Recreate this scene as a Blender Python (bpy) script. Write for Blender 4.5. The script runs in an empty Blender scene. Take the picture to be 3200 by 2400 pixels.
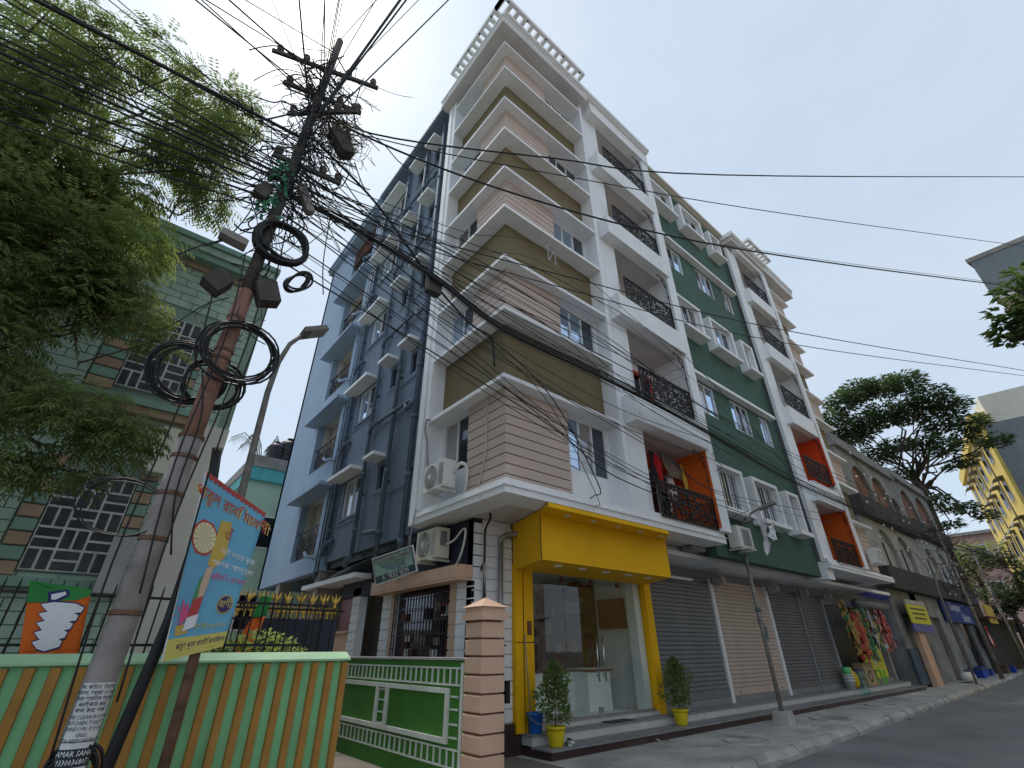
import bpy, math, random
from mathutils import Vector, Matrix
rad = math.radians
random.seed(7)
sc = bpy.context.scene
col = sc.collection

# ------------------------------------------------------------------ camera
YAW, PITCH, ROLL, EYE = 0.69986, 0.51602, -0.00736, 1.5
fw = Vector((math.sin(YAW) * math.cos(PITCH), math.cos(YAW) * math.cos(PITCH), math.sin(PITCH)))
rt = Vector((math.cos(YAW), -math.sin(YAW), 0))
up = rt.cross(fw)
rt, up = rt * math.cos(ROLL) + up * math.sin(ROLL), up * math.cos(ROLL) - rt * math.sin(ROLL)
cd = bpy.data.cameras.new('camera')
cam = bpy.data.objects.new('camera', cd)
col.objects.link(cam)
cam.matrix_world = Matrix(((rt.x, up.x, -fw.x, 0), (rt.y, up.y, -fw.y, 0), (rt.z, up.z, -fw.z, EYE), (0, 0, 0, 1)))
cd.sensor_fit = 'HORIZONTAL'
cd.sensor_width = 36
cd.lens = 36 * 1467.74 / 3200
cd.clip_start = 0.05
cd.clip_end = 3000
sc.camera = cam

# ------------------------------------------------------------------ sky, sun, exposure
SUN_EL, SUN_AZ = rad(61.5), rad(-3.7)          # azimuth measured from +Y towards +X
W = bpy.data.worlds.new('World')
sc.world = W
W.use_nodes = True
nt = W.node_tree
nt.nodes.clear()
sky = nt.nodes.new('ShaderNodeTexSky')
sky.sky_type = 'NISHITA'
sky.sun_disc = False
sky.sun_elevation = SUN_EL
sky.sun_rotation = SUN_AZ
sky.air_density = 1.0
sky.dust_density = 0.2
sky.ozone_density = 1.5
# thin uneven cloud veil over the whole sky
tc = nt.nodes.new('ShaderNodeTexCoord')
mp = nt.nodes.new('ShaderNodeMapping')
mp.inputs['Scale'].default_value = (1.6, 1.6, 3.2)
nz = nt.nodes.new('ShaderNodeTexNoise')
nz.inputs['Scale'].default_value = 1.7
nz.inputs['Detail'].default_value = 7
nz.inputs['Roughness'].default_value = .58
rp = nt.nodes.new('ShaderNodeValToRGB')
rp.color_ramp.elements[0].position = .36
rp.color_ramp.elements[0].color = (.80, .80, .80, 1)
rp.color_ramp.elements[1].position = .72
rp.color_ramp.elements[1].color = (.96, .96, .96, 1)
mx = nt.nodes.new('ShaderNodeMixRGB')
bg = nt.nodes.new('ShaderNodeBackground')
bg.inputs['Strength'].default_value = .105
out = nt.nodes.new('ShaderNodeOutputWorld')
L = nt.links.new
L(tc.outputs['Generated'], mp.inputs[0]); L(mp.outputs[0], nz.inputs[0]); L(nz.outputs[0], rp.inputs[0])
L(rp.outputs[0], mx.inputs[0]); L(sky.outputs[0], mx.inputs[1]); mx.inputs[2].default_value = (3.45, 4.0, 4.62, 1)       # light of the veil itself
# the veil brightens round the sun
sv_ = Vector((math.sin(SUN_AZ) * math.cos(SUN_EL), math.cos(SUN_AZ) * math.cos(SUN_EL), math.sin(SUN_EL)))
nm_ = nt.nodes.new('ShaderNodeVectorMath'); nm_.operation = 'NORMALIZE'; L(tc.outputs['Generated'], nm_.inputs[0])
dt = nt.nodes.new('ShaderNodeVectorMath'); dt.operation = 'DOT_PRODUCT'; dt.inputs[1].default_value = sv_; L(nm_.outputs[0], dt.inputs[0])
cl0 = nt.nodes.new('ShaderNodeMath'); cl0.operation = 'MAXIMUM'; cl0.inputs[1].default_value = 0; L(dt.outputs['Value'], cl0.inputs[0])
acc = mx.outputs[0]
for pwr, colr in ((6, (.5, .46, .38)), (40, (2.2, 2.0, 1.7)), (300, (9, 8.2, 6.6))):
    p_ = nt.nodes.new('ShaderNodeMath'); p_.operation = 'POWER'; p_.inputs[1].default_value = pwr; L(cl0.outputs[0], p_.inputs[0])
    ad_ = nt.nodes.new('ShaderNodeMixRGB'); ad_.blend_type = 'ADD'; ad_.inputs[2].default_value = (*colr, 1); L(p_.outputs[0], ad_.inputs[0]); L(acc, ad_.inputs[1]); acc = ad_.outputs[0]
L(acc, bg.inputs[0]); L(bg.outputs[0], out.inputs[0])

sd = bpy.data.lights.new('sun', 'SUN')
sd.energy = 1.7
sd.angle = rad(10)
sd.color = (1, .95, .87)
sun = bpy.data.objects.new('sun', sd)
col.objects.link(sun)
sdir = Vector((math.sin(SUN_AZ) * math.cos(SUN_EL), math.cos(SUN_AZ) * math.cos(SUN_EL), math.sin(SUN_EL)))
sun.rotation_euler = sdir.to_track_quat('Z', 'Y').to_euler()
sun.location = sdir * 80

vs = sc.view_settings
vs.view_transform = 'Standard'
vs.look = 'None'
vs.gamma = 1
vs.exposure = 0.88
vs.use_curve_mapping = False

# ------------------------------------------------------------------ helpers
class G:
    """collects shapes, then becomes one mesh object"""
    def __init__(s, tf=None):
        s.v, s.f, s.tf = [], [], tf
    def add(s, vs_, fs):
        n = len(s.v)
        if s.tf: vs_ = [tuple(s.tf @ Vector(p)) for p in vs_]
        s.v += [tuple(p) for p in vs_]
        s.f += [tuple(i + n for i in f) for f in fs]
        return s
    def box(s, x0, y0, z0, x1, y1, z1):
        if x0 > x1: x0, x1 = x1, x0
        if y0 > y1: y0, y1 = y1, y0
        if z0 > z1: z0, z1 = z1, z0
        return s.add([(x0,y0,z0),(x1,y0,z0),(x1,y1,z0),(x0,y1,z0),(x0,y0,z1),(x1,y0,z1),(x1,y1,z1),(x0,y1,z1)],
                     [(0,3,2,1),(4,5,6,7),(0,1,5,4),(1,2,6,5),(2,3,7,6),(3,0,4,7)])
    def quad(s, a, b, c, d):
        return s.add([a, b, c, d], [(0, 1, 2, 3)])
    def prism(s, pts, ax, a, b):
        """extrude a 2D outline along axis ax (0: pts are y,z  1: x,z  2: x,y)"""
        def p3(p, t): return ((t, p[0], p[1]), (p[0], t, p[1]), (p[0], p[1], t))[ax]
        n = len(pts)
        return s.add([p3(p, a) for p in pts] + [p3(p, b) for p in pts],
                     [tuple(range(n - 1, -1, -1)), tuple(range(n, 2 * n))] + [(i, (i + 1) % n, n + (i + 1) % n, n + i) for i in range(n)])
    def tube(s, pts, r, n=6, cap=True):
        pts = [Vector(p) for p in pts]
        m = len(pts)
        rr = r if isinstance(r, (list, tuple)) else [r] * m
        vv = []; nrm = None
        for i, p in enumerate(pts):
            d = (pts[min(i + 1, m - 1)] - pts[max(i - 1, 0)])
            if d.length < 1e-9: d = Vector((0, 0, 1))
            d.normalize()
            if nrm is None:
                nrm = d.orthogonal().normalized()
            else:
                nrm = nrm - d * nrm.dot(d)
                nrm = nrm.normalized() if nrm.length > 1e-6 else d.orthogonal().normalized()
            b = d.cross(nrm)
            for k in range(n):
                a = 2 * math.pi * k / n
                vv.append(p + (nrm * math.cos(a) + b * math.sin(a)) * rr[i])
        ff = [(i*n+k, i*n+(k+1) % n, (i+1)*n+(k+1) % n, (i+1)*n+k) for i in range(m-1) for k in range(n)]
        if cap: ff += [tuple(range(n-1, -1, -1)), tuple(range((m-1)*n, m*n))]
        return s.add(vv, ff)
    def lathe(s, c, prof, n=16):
        """profile of (radius, height) turned about a vertical axis at c"""
        vv = [(c[0]+r*math.cos(2*math.pi*k/n), c[1]+r*math.sin(2*math.pi*k/n), c[2]+h) for r, h in prof for k in range(n)]
        m = len(prof)
        ff = [(i*n+k, i*n+(k+1) % n, (i+1)*n+(k+1) % n, (i+1)*n+k) for i in range(m-1) for k in range(n)]
        ff += [tuple(range(n-1, -1, -1)), tuple(range((m-1)*n, m*n))]
        return s.add(vv, ff)
    def obj(s, name, mat, parent=None, smooth=False, **tags):
        me = bpy.data.meshes.new(name)
        me.from_pydata(s.v, [], s.f)
        me.materials.append(M[mat] if isinstance(mat, str) else mat)
        if smooth: me.shade_smooth()
        return link(bpy.data.objects.new(name, me), parent, **tags)

def link(o, parent=None, **tags):
    col.objects.link(o)
    if parent is not None:
        o.parent = parent
        p = parent; off = Vector((0, 0, 0))
        m = Matrix.Identity(4)
        chain = []
        while p: chain.append(p); p = p.parent
        for q in reversed(chain): m = m @ q.matrix_parent_inverse @ Matrix.LocRotScale(q.location, q.rotation_euler, q.scale)
        o.matrix_parent_inverse = m.inverted()
    for k, v in tags.items(): o[k] = v
    return o

def thing(name, label, cat, loc=(0, 0, 0), group=None):
    o = bpy.data.objects.new(name, None)
    o.empty_display_size = .1
    o.location = loc
    col.objects.link(o)
    o['label'] = label; o['category'] = cat
    if group: o['group'] = group
    return o

def dup(root, delta, parent=None, **tags):
    """copy a thing, its parts and sub-parts, moved by delta"""
    c = root.copy(); col.objects.link(c)
    if parent is not None: c.parent = parent
    c.location = Vector(c.location) + Vector(delta)
    for k, v in tags.items(): c[k] = v
    for ch in root.children: _dupc(ch, c)
    return c
def _dupc(o, parent):
    c = o.copy(); col.objects.link(c); c.parent = parent
    for ch in o.children: _dupc(ch, c)

M = {}
def mat(name, c, rough=.75, var=.08, scale=2.5, metal=0, spec=.35, bump=0, bscale=40, streak=0, scol=(.25, .24, .22), grime=0, emit=0, coat=0, trans=0):
    m = bpy.data.materials.new(name); m.use_nodes = True
    t = m.node_tree; n = t.nodes; l = t.links.new
    b = n['Principled BSDF']
    b.inputs['Roughness'].default_value = rough
    b.inputs['Metallic'].default_value = metal
    b.inputs['Specular IOR Level'].default_value = spec
    b.inputs['Coat Weight'].default_value = coat
    co = n.new('ShaderNodeTexCoord')
    no = n.new('ShaderNodeTexNoise'); no.inputs['Scale'].default_value = scale; no.inputs['Detail'].default_value = 6; no.inputs['Roughness'].default_value = .6
    l(co.outputs['Object'], no.inputs['Vector'])
    r = n.new('ShaderNodeValToRGB')
    lo = tuple(max(0, x * (1 - var * 1.5)) for x in c) + (1,); hi = tuple(min(1, x * (1 + var)) for x in c) + (1,)
    r.color_ramp.elements[0].position = .3; r.color_ramp.elements[0].color = lo
    r.color_ramp.elements[1].position = .7; r.color_ramp.elements[1].color = hi
    l(no.outputs[0], r.inputs[0])
    src = r.outputs[0]
    def layer(mapscale, nscale, p0, p1, amt, lc):
        nonlocal src
        mp_ = n.new('ShaderNodeMapping'); mp_.inputs['Scale'].default_value = mapscale
        l(co.outputs['Object'], mp_.inputs[0])
        n2 = n.new('ShaderNodeTexNoise'); n2.inputs['Scale'].default_value = nscale; n2.inputs['Detail'].default_value = 5
        l(mp_.outputs[0], n2.inputs['Vector'])
        r2 = n.new('ShaderNodeValToRGB')
        r2.color_ramp.elements[0].position = p0; r2.color_ramp.elements[0].color = (0, 0, 0, 1)
        r2.color_ramp.elements[1].position = p1; r2.color_ramp.elements[1].color = (amt, amt, amt, 1)
        l(n2.outputs[0], r2.inputs[0])
        mi = n.new('ShaderNodeMixRGB'); mi.inputs[2].default_value = (*lc, 1)
        l(r2.outputs[0], mi.inputs[0]); l(src, mi.inputs[1])
        src = mi.outputs[0]
    if streak: layer((5, 5, .35), 1.6, .52, .78, streak, scol)
    if grime: layer((1, 1, 1), 1.1, .5, .72, grime, scol)
    l(src, b.inputs['Base Color'])
    if bump:
        nb = n.new('ShaderNodeTexNoise'); nb.inputs['Scale'].default_value = bscale; nb.inputs['Detail'].default_value = 4
        l(co.outputs['Object'], nb.inputs['Vector'])
        bu = n.new('ShaderNodeBump'); bu.inputs['Strength'].default_value = bump; bu.inputs['Distance'].default_value = .02
        l(nb.outputs[0], bu.inputs['Height']); l(bu.outputs[0], b.inputs['Normal'])
    if emit:
        b.inputs['Emission Color'].default_value = (*c, 1); b.inputs['Emission Strength'].default_value = emit
    M[name] = m
    return m

def glass(name, tint, gl, rough=.01, fac=.5):
    """window glass with a reflective face"""
    m = bpy.data.materials.new(name); m.use_nodes = True
    t = m.node_tree; n = t.nodes; l = t.links.new
    b = n['Principled BSDF']
    b.inputs['Base Color'].default_value = (*tint, 1); b.inputs['Roughness'].default_value = .12
    g = n.new('ShaderNodeBsdfGlossy'); g.inputs['Color'].default_value = (*gl, 1); g.inputs['Roughness'].default_value = rough
    mi = n.new('ShaderNodeMixShader')
    fr = n.new('ShaderNodeLayerWeight'); fr.inputs['Blend'].default_value = fac
    l(fr.outputs['Facing'], mi.inputs[0]); l(b.outputs[0], mi.inputs[1]); l(g.outputs[0], mi.inputs[2])
    l(mi.outputs[0], n['Material Output'].inputs[0])
    M[name] = m

def clear(name, tint=(.95, .98, .97), refl=.03):
    """see-through pane: transparent with a faint mirror"""
    m = bpy.data.materials.new(name); m.use_nodes = True
    t = m.node_tree; n = t.nodes; l = t.links.new
    n.remove(n['Principled BSDF'])
    tr = n.new('ShaderNodeBsdfTransparent'); tr.inputs[0].default_value = (*tint, 1)
    g = n.new('ShaderNodeBsdfGlossy'); g.inputs['Roughness'].default_value = .01
    fr = n.new('ShaderNodeLayerWeight'); fr.inputs['Blend'].default_value = .5
    pw = n.new('ShaderNodeMath'); pw.operation = 'POWER'; pw.inputs[1].default_value = 3.5
    ad = n.new('ShaderNodeMath'); ad.operation = 'MULTIPLY_ADD'; ad.inputs[1].default_value = .8; ad.inputs[2].default_value = refl; ad.use_clamp = True
    mi = n.new('ShaderNodeMixShader')
    l(fr.outputs['Facing'], pw.inputs[0]); l(pw.outputs[0], ad.inputs[0]); l(ad.outputs[0], mi.inputs[0]); l(tr.outputs[0], mi.inputs[1]); l(g.outputs[0], mi.inputs[2])
    l(mi.outputs[0], n['Material Output'].inputs[0])
    M[name] = m

mat('white', (.80, .815, .83), .7, .045, .9, bump=.08, streak=.30, scol=(.46, .46, .45), grime=.16)
mat('white_trim', (.82, .83, .84), .65, .04, 1.4, streak=.26, scol=(.42, .42, .41), grime=.12)
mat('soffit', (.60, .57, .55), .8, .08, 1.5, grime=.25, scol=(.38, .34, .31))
mat('pink', (.54, .43, .37), .7, .05, 2, bump=.04)
mat('pink_gap', (.22, .12, .09), .9, .05)
mat('olive', (.185, .145, .075), .75, .06, 1.2, bump=.06, streak=.28, scol=(.11, .09, .055), grime=.15)
mat('green_wall', (.056, .115, .088), .75, .10, .9, bump=.06, streak=.30, scol=(.035, .07, .055), grime=.2)
mat('slate', (.145, .185, .245), .7, .09, 1.0, bump=.06, streak=.22, scol=(.10, .13, .17))
mat('slate_pipe', (.12, .155, .205), .7, .12, 3, spec=.2, streak=.2, scol=(.2, .22, .25))
mat('pale_blue', (.29, .39, .52), .75, .06, .8, bump=.05, streak=.22, scol=(.24, .30, .36))
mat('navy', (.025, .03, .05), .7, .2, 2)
mat('cream', (.64, .61, .53), .7, .05, 2)
mat('peach', (.62, .41, .29), .7, .06, 2, bump=.05, streak=.12, scol=(.38, .26, .2))
mat('yellow', (.84, .46, .006), .55, .06, 1.0, spec=.2, streak=.16, scol=(.52, .32, .04), grime=.10)
mat('orange', (.66, .12, .012), .7, .06, 2)
mat('redorange', (.72, .07, .012), .65, .05, 2)
mat('maroon', (.055, .03, .03), .35, .25, 5, grime=.3, scol=(.12, .1, .09))
mat('step_stone', (.24, .24, .25), .45, .15, 3, grime=.4, scol=(.14, .13, .12))
mat('marble', (.55, .57, .57), .35, .12, 2.2, grime=.3, scol=(.36, .35, .33))
mat('iron', (.022, .018, .020), .55, .3, 8, metal=.3)
mat('iron_brown', (.06, .03, .028), .5, .3, 8, metal=.3)
mat('frame', (.72, .73, .74), .4, .03, 3)
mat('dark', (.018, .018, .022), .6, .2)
mat('brown_screen', (.14, .05, .03), .7, .2, 6)
mat('shutter_grey', (.20, .21, .225), .5, .12, 2.2, metal=.25, grime=.35, scol=(.10, .10, .10))
mat('shutter_tan', (.52, .42, .36), .55, .08, 2.2, grime=.25, scol=(.33, .26, .22))
mat('shutter_dark', (.165, .165, .178), .5, .12, 2.2, metal=.25, grime=.35, scol=(.08, .08, .08))
mat('steel', (.55, .56, .57), .25, .05, metal=1)
mat('galv', (.32, .32, .32), .5, .15, metal=.6)
mat('rust', (.16, .09, .06), .8, .3, 9)
mat('red_cab', (.20, .02, .02), .45, .1)
mat('interior', (.80, .81, .80), .7, .04)
mat('warm_interior', (.34, .30, .27), .8, .2, 3)
mat('wood', (.16, .06, .035), .55, .25, 4)
mat('ac_white', (.70, .70, .66), .45, .03, 3, streak=.15, scol=(.5, .49, .45))
mat('ac_cream', (.66, .64, .52), .45, .03, 3)
mat('black_plastic', (.02, .02, .022), .5, .2)
glass('glass_sky', (.02, .03, .045), (.62, .76, .95), fac=.78)  # blue gloss tint stands in for a clear sky's reflection
glass('glass_dim', (.012, .014, .02), (.30, .35, .43), fac=.42)
glass('glass_dark', (.01, .01, .014), (.18, .20, .25), fac=.3)
glass('glass_curtain', (.36, .31, .27), (.42, .48, .56), fac=.36)
glass('glass_curtain_dark', (.16, .09, .07), (.35, .40, .48), fac=.36)
clear('shop_glass')

def wall(g, ax, pos, th, u0, u1, z0, z1, holes=()):
    """wall slab with rectangular openings (u0,u1,z0,z1); ax 1: front at y=pos, ax 0: front at x=pos"""
    zs = sorted({z0, z1, *[min(max(h[2], z0), z1) for h in holes], *[min(max(h[3], z0), z1) for h in holes]})
    for a, b in zip(zs, zs[1:]):
        mid = (a + b) / 2
        cut = sorted((h[0], h[1]) for h in holes if h[2] < mid < h[3])
        u = u0
        for c0, c1 in cut + [(u1, u1)]:
            if c0 > u + 1e-6:
                if ax: g.box(u, pos, a, min(c0, u1), pos + th, b)
                else: g.box(pos, u, a, pos + th, min(c0, u1), b)
            u = max(u, c1)
    return g

def abox(g, ax, pos, d0, d1, u0, u1, z0, z1):
    """box on a facade: d0..d1 measured inward from the plane pos"""
    if ax: g.box(u0, pos + d0, z0, u1, pos + d1, z1)
    else: g.box(pos + d0, u0, z0, pos + d1, u1, z1)
    return g

_wr = random.Random(99)
def window(parent, ax, pos, u0, u1, z0, z1, n=2, fr=.04, glassm=('glass_sky',), depth=.07, bars=0, name='window', fm='frame'):
    g = G()
    abox(g, ax, pos, 0, depth, u0, u1, z0, z0 + fr); abox(g, ax, pos, 0, depth, u0, u1, z1 - fr, z1)
    abox(g, ax, pos, 0, depth, u0, u0 + fr, z0 + fr, z1 - fr); abox(g, ax, pos, 0, depth, u1 - fr, u1, z0 + fr, z1 - fr)
    w = (u1 - u0 - 2 * fr) / n
    for i in range(1, n):
        c = u0 + fr + w * i
        abox(g, ax, pos, .005, depth, c - .018, c + .018, z0 + fr, z1 - fr)
    for i in range(bars):
        c = u0 + fr + (u1 - u0 - 2 * fr) * (i + 1) / (bars + 1)
        abox(g, ax, pos, -.02, -.005, c - .008, c + .008, z0 + .01, z1 - .01)
    o = g.obj(name, fm, parent)
    for i in range(n):
        a = u0 + fr + w * i + (.018 if i else 0); b = u0 + fr + w * (i + 1) - (.018 if i < n - 1 else 0)
        q = G(); d = depth * .55 + (.012 if i % 2 else 0)
        abox(q, ax, pos, d, d + .008, a, b, z0 + fr, z1 - fr)
        gm = glassm[i % len(glassm)]
        if gm in ('glass_sky', 'glass_dim') and _wr.random() < .22: gm = _wr.choice(('glass_curtain', 'glass_curtain_dark', 'glass_dark'))
        q.obj('pane', gm, o)
    return o

def each(name, m, boxes, parent=None, smooth=False):
    for b in boxes: G().box(*b).obj(name, m, parent, smooth)

def text(parent, s, size, origin, u, v, m, name='lettering', align='CENTER', off=.004, sx=1.0):
    """flat lettering laid on a surface: origin, reading direction u, up direction v"""
    cu = bpy.data.curves.new(name, 'FONT')
    cu.body = s; cu.size = size; cu.align_x = align; cu.align_y = 'CENTER'; cu.resolution_u = 2
    t = bpy.data.objects.new(name, cu)
    me = bpy.data.meshes.new_from_object(t)
    bpy.data.objects.remove(t); bpy.data.curves.remove(cu)
    u = Vector(u).normalized(); v = Vector(v).normalized(); w = u.cross(v).normalized(); o = Vector(origin) + w * off
    for q in me.vertices:
        c = q.co; q.co = o + u * (c.x * sx) + v * c.y
    me.materials.clear(); me.materials.append(M[m])
    return link(bpy.data.objects.new(name, me), parent)
# ------------------------------------------------------------------ ground, road, pavement
mat('asphalt', (.20, .20, .205), .85, .16, .7, bump=.35, bscale=160, grime=.55, scol=(.23, .222, .205))
mat('pavement', (.42, .415, .40), .9, .20, .9, bump=.3, bscale=60, grime=.65, scol=(.14, .13, .115))
mat('kerb', (.44, .43, .41), .9, .2, 2, bump=.3, bscale=40, grime=.6, scol=(.13, .12, .11))
mat('earth', (.17, .15, .125), .95, .2, 1.5, bump=.4, bscale=50, grime=.4, scol=(.28, .25, .21))
G().quad((-400, -400, -.24), (500, -400, -.24), (500, 500, -.24), (-400, 500, -.24)).obj('ground', 'earth', kind='structure')
def edge(x):                                     # where the pavement meets the road
    return 4.24 + .0428 * x
g = G()
xs = [-30 + 2 * i for i in range(66)]
for a, b in zip(xs, xs[1:]):
    g.quad((a, -3.2, -.15), (b, -3.2 , -.15), (b, edge(b) + .1, -.15), (a, edge(a) + .1, -.15))
g.obj('road', 'asphalt', kind='structure')
g = G()
for a, b in zip(xs, xs[1:]):
    if b <= 4: continue
    g.add([(a, edge(a) + .14, 0), (b, edge(b) + .14, 0), (b, 9.6, 0), (a, 9.6, 0), (a, edge(a) + .14, -.24), (b, edge(b) + .14, -.24), (b, 9.6, -.24), (a, 9.6, -.24)],
          [(0, 1, 2, 3), (4, 5, 1, 0)])
pave = g.obj('pavement', 'pavement', kind='structure')
g = G(); g.quad((-30, 4.7, 0.004), (6.2, 4.7, .004), (6.2, 22, .004), (-30, 22, .004)); g.obj('forecourt', 'earth', kind='structure')
# kerb stones, broken and uneven
rk = random.Random(3)
x = 2.0
while x < 44:
    ln = rk.uniform(.75, .98)
    y = edge(x) + rk.uniform(-.02, .02); h = .012 + rk.uniform(-.03, .02)
    dx = ln - .03; dy = .0428 * dx + rk.uniform(-.015, .015)
    c1, c2 = rk.uniform(.01, .05), rk.uniform(.01, .05)
    g = G()
    prof = [(0, -.24), (.0, -.05 - c1), (.035 + c1 * .6, h - .005), (.09, h), (.155, h), (.155, -.24)]
    vv = [(x, y + p, q) for p, q in prof] + [(x + dx, y + dy + p + rk.uniform(-.008, .008), q + rk.uniform(-.01, .01)) for p, q in prof]
    n = len(prof)
    g.add(vv, [tuple(range(n)), tuple(range(2 * n - 1, n - 1, -1))] + [(i, n + i, n + (i + 1) % n, (i + 1) % n) for i in range(n)])
    g.obj('kerb_stone', 'kerb', pave)
    x += ln
# round manhole rims and rubble on the pavement
def rim(x, y, r):
    t = thing('manhole_cover', 'round concrete manhole cover set in the pavement by the kerb', 'manhole cover', (x, y, 0), 'manhole covers in the pavement')
    g = G(); g.lathe((x, y, 0), [(r, -.05), (r, .012), (r - .05, .016), (r - .06, .004), (.02, .008)], 28); g.obj('lid', 'pavement', t, True)
    g = G(); g.lathe((x, y, 0), [(r + .045, -.05), (r + .04, .022), (r + .01, .024), (r + .006, -.05)], 28); g.obj('rim', 'kerb', t)
rim(10.3, 5.55, .38); rim(14.9, 5.75, .42); rim(19.4, 6.0, .36)

# ------------------------------------------------------------------ the apartment building
H3 = 3.0
B = thing('apartment_building', 'six-storey white corner apartment block with pink, olive, green and blue walls', 'building', (5.3, 7.4, 0))
PX, PY = 4.67, 5.78                    # outer corner of the ledges
def part(g, name, m, parent=None, **k): return g.obj(name, m, parent or B, **k)

# --- corner bay ---------------------------------------------------
WX, WY = 5.03, 6.18
wr = [(6.64, 7.98, (4.57 if i else 4.66) + H3 * i, 5.875 + H3 * i) for i in range(5)]
wl = [(7.28, 8.36, (4.57 if i else 4.66) + H3 * i, 5.875 + H3 * i) for i in range(5)]
for ax, pos, u0, u1, holes in ((1, WY, WX, 8.03, wr), (0, WX, WY, 8.45, wl)):
    for i in range(5):
        z0, z1 = 3.97 + H3 * i, 5.92 + H3 * i
        if i: z0 = 4.5 + H3 * i
        uu = u0 + (.2 if ax == 0 else 0)
        part(wall(G(), ax, pos, .2, uu, u1, z0, z1, [holes[i]]), 'wall', 'white')
        oz0, oz1 = 5.92 + H3 * i, 7.5 + H3 * i
        if i < 4: part(wall(G(), ax, pos, .2, uu, u1, oz0, oz1), 'olive_wall', 'olive')
        else: part(wall(G(), ax, pos, .2, uu, u1, oz0, 18.3), 'wall', 'white')
for i in range(5):
    zo = H3 * i
    gl = ('glass_sky', 'glass_sky', 'glass_dim') if i in (0, 1, 2) else ('glass_dim', 'glass_dark', 'glass_dim')
    window(B, 1, WY + .03, 6.64, 7.98, (4.57 if i else 4.66) + zo, 5.875 + zo, 3, glassm=gl)
    window(B, 0, WX + .03, 7.28, 8.36, (4.57 if i else 4.66) + zo, 5.875 + zo, 2, glassm=('glass_dark', 'glass_sky') if i % 2 == 0 else ('glass_dim', 'glass_sky'))
    # pink cladding boards, both faces of the corner
    z0 = 3.975 if i == 0 else 4.56 + zo
    z1 = 5.878 + zo
    nb = 10 if i == 0 else 7
    hb = (z1 - z0) / nb
    part(G().box(4.955, 6.075, z0, 6.585, WY, z1).box(4.955, WY, z0, WX, 7.225, z1), 'cladding_backing', 'pink_gap')
    for k in range(nb):
        a, b = z0 + k * hb + .011, z0 + (k + 1) * hb - .011
        if k == nb - 1: b = z1
        part(G().box(4.93, 6.05, a, 6.6, 6.076, b), 'cladding_board', 'pink')
        part(G().box(4.93, 6.0765, a, 4.956, 7.24, b), 'cladding_board', 'pink')
def lshape(name, m, z0, z1, ox, oy, x1=8.03, y1=8.45, ix=WX, iy=WY):
    g = G(); g.prism([(ox, oy), (x1, oy), (x1, iy), (ix, iy), (ix, y1), (ox, y1)], 2, z0, z1)
    return part(g, name, m)
for i in range(5):
    lshape('window_hood', 'white_trim', 5.88 + H3 * i, 5.965 + H3 * i, PX, PY)
    if i: lshape('sill_ledge', 'white_trim', 4.47 + H3 * i, 4.555 + H3 * i, PX, PY)
# end fin on the blue side and slim fin beside the balconies
part(G().box(4.67, 8.45, 3.98, 5.2, 8.62, 18.3), 'fin', 'white')
part(G().box(4.70, 8.62, 3.72, 5.2, 8.90, 18.9).box(4.655, 8.66, 3.72, 4.70, 8.86, 18.9), 'fin', 'white_trim')
part(G().box(8.03, 5.78, 3.98, 8.14, 6.4, 18.3), 'fin', 'white')
# moulded base band
for z0, z1, o in ((3.72, 3.835, 0), (3.835, 3.86, -.035), (3.86, 3.97, .012)):
    g = G(); g.prism([(PX + o, 5.74 + o), (11.64, 5.74 + o), (11.64, 6.3), (5.2, 6.3), (5.2, 8.62), (PX + o, 8.62)], 2, z0, z1)
    part(g, 'base_moulding', 'white_trim')
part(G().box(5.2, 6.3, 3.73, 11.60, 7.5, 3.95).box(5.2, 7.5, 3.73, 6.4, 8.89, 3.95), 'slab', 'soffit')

# --- balcony stacks -----------------------------------------------
def scroll_panel(w, h, seed, cell=.135):
    """cast-iron scrollwork: curls and leaves in a frame, in the x-z plane"""
    r = random.Random(seed); g = G()
    t = .012
    def rib(pts, wd):
        for (x0, z0), (x1, z1) in zip(pts, pts[1:]):
            dx, dz = x1 - x0, z1 - z0; q = math.hypot(dx, dz) or 1
            nx, nz_ = -dz / q * wd, dx / q * wd
            g.add([(x0 + nx, -t, z0 + nz_), (x1 + nx, -t, z1 + nz_), (x1 - nx, -t, z1 - nz_), (x0 - nx, -t, z0 - nz_),
                   (x0 + nx, t, z0 + nz_), (x1 + nx, t, z1 + nz_), (x1 - nx, t, z1 - nz_), (x0 - nx, t, z0 - nz_)],
                  [(0, 1, 2, 3), (7, 6, 5, 4), (0, 4, 5, 1), (2, 6, 7, 3)])
    nx, nz_ = round(w / cell), round(h / cell)
    for i in range(nx):
        for j in range(nz_):
            cx, cz = (i + .5) * w / nx + r.uniform(-.03, .03), (j + .5) * h / nz_ + r.uniform(-.03, .03)
            a0 = r.uniform(0, 6.28); s = r.choice((-1, 1)); rr = cell * r.uniform(.5, .68)
            pts = [(cx + rr * (1 - k / 11) * math.cos(a0 + s * k * .62), cz + rr * (1 - k / 11) * math.sin(a0 + s * k * .62)) for k in range(10)]
            pts = [(min(max(p, 0), w), min(max(q, 0), h)) for p, q in pts]
            rib(pts, .0125)
            a1 = a0 + r.uniform(1, 4)
            rib([(cx, cz), (min(max(cx + rr * math.cos(a1), 0), w), min(max(cz + rr * math.sin(a1), 0), h))], .017)
    return g
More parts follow.
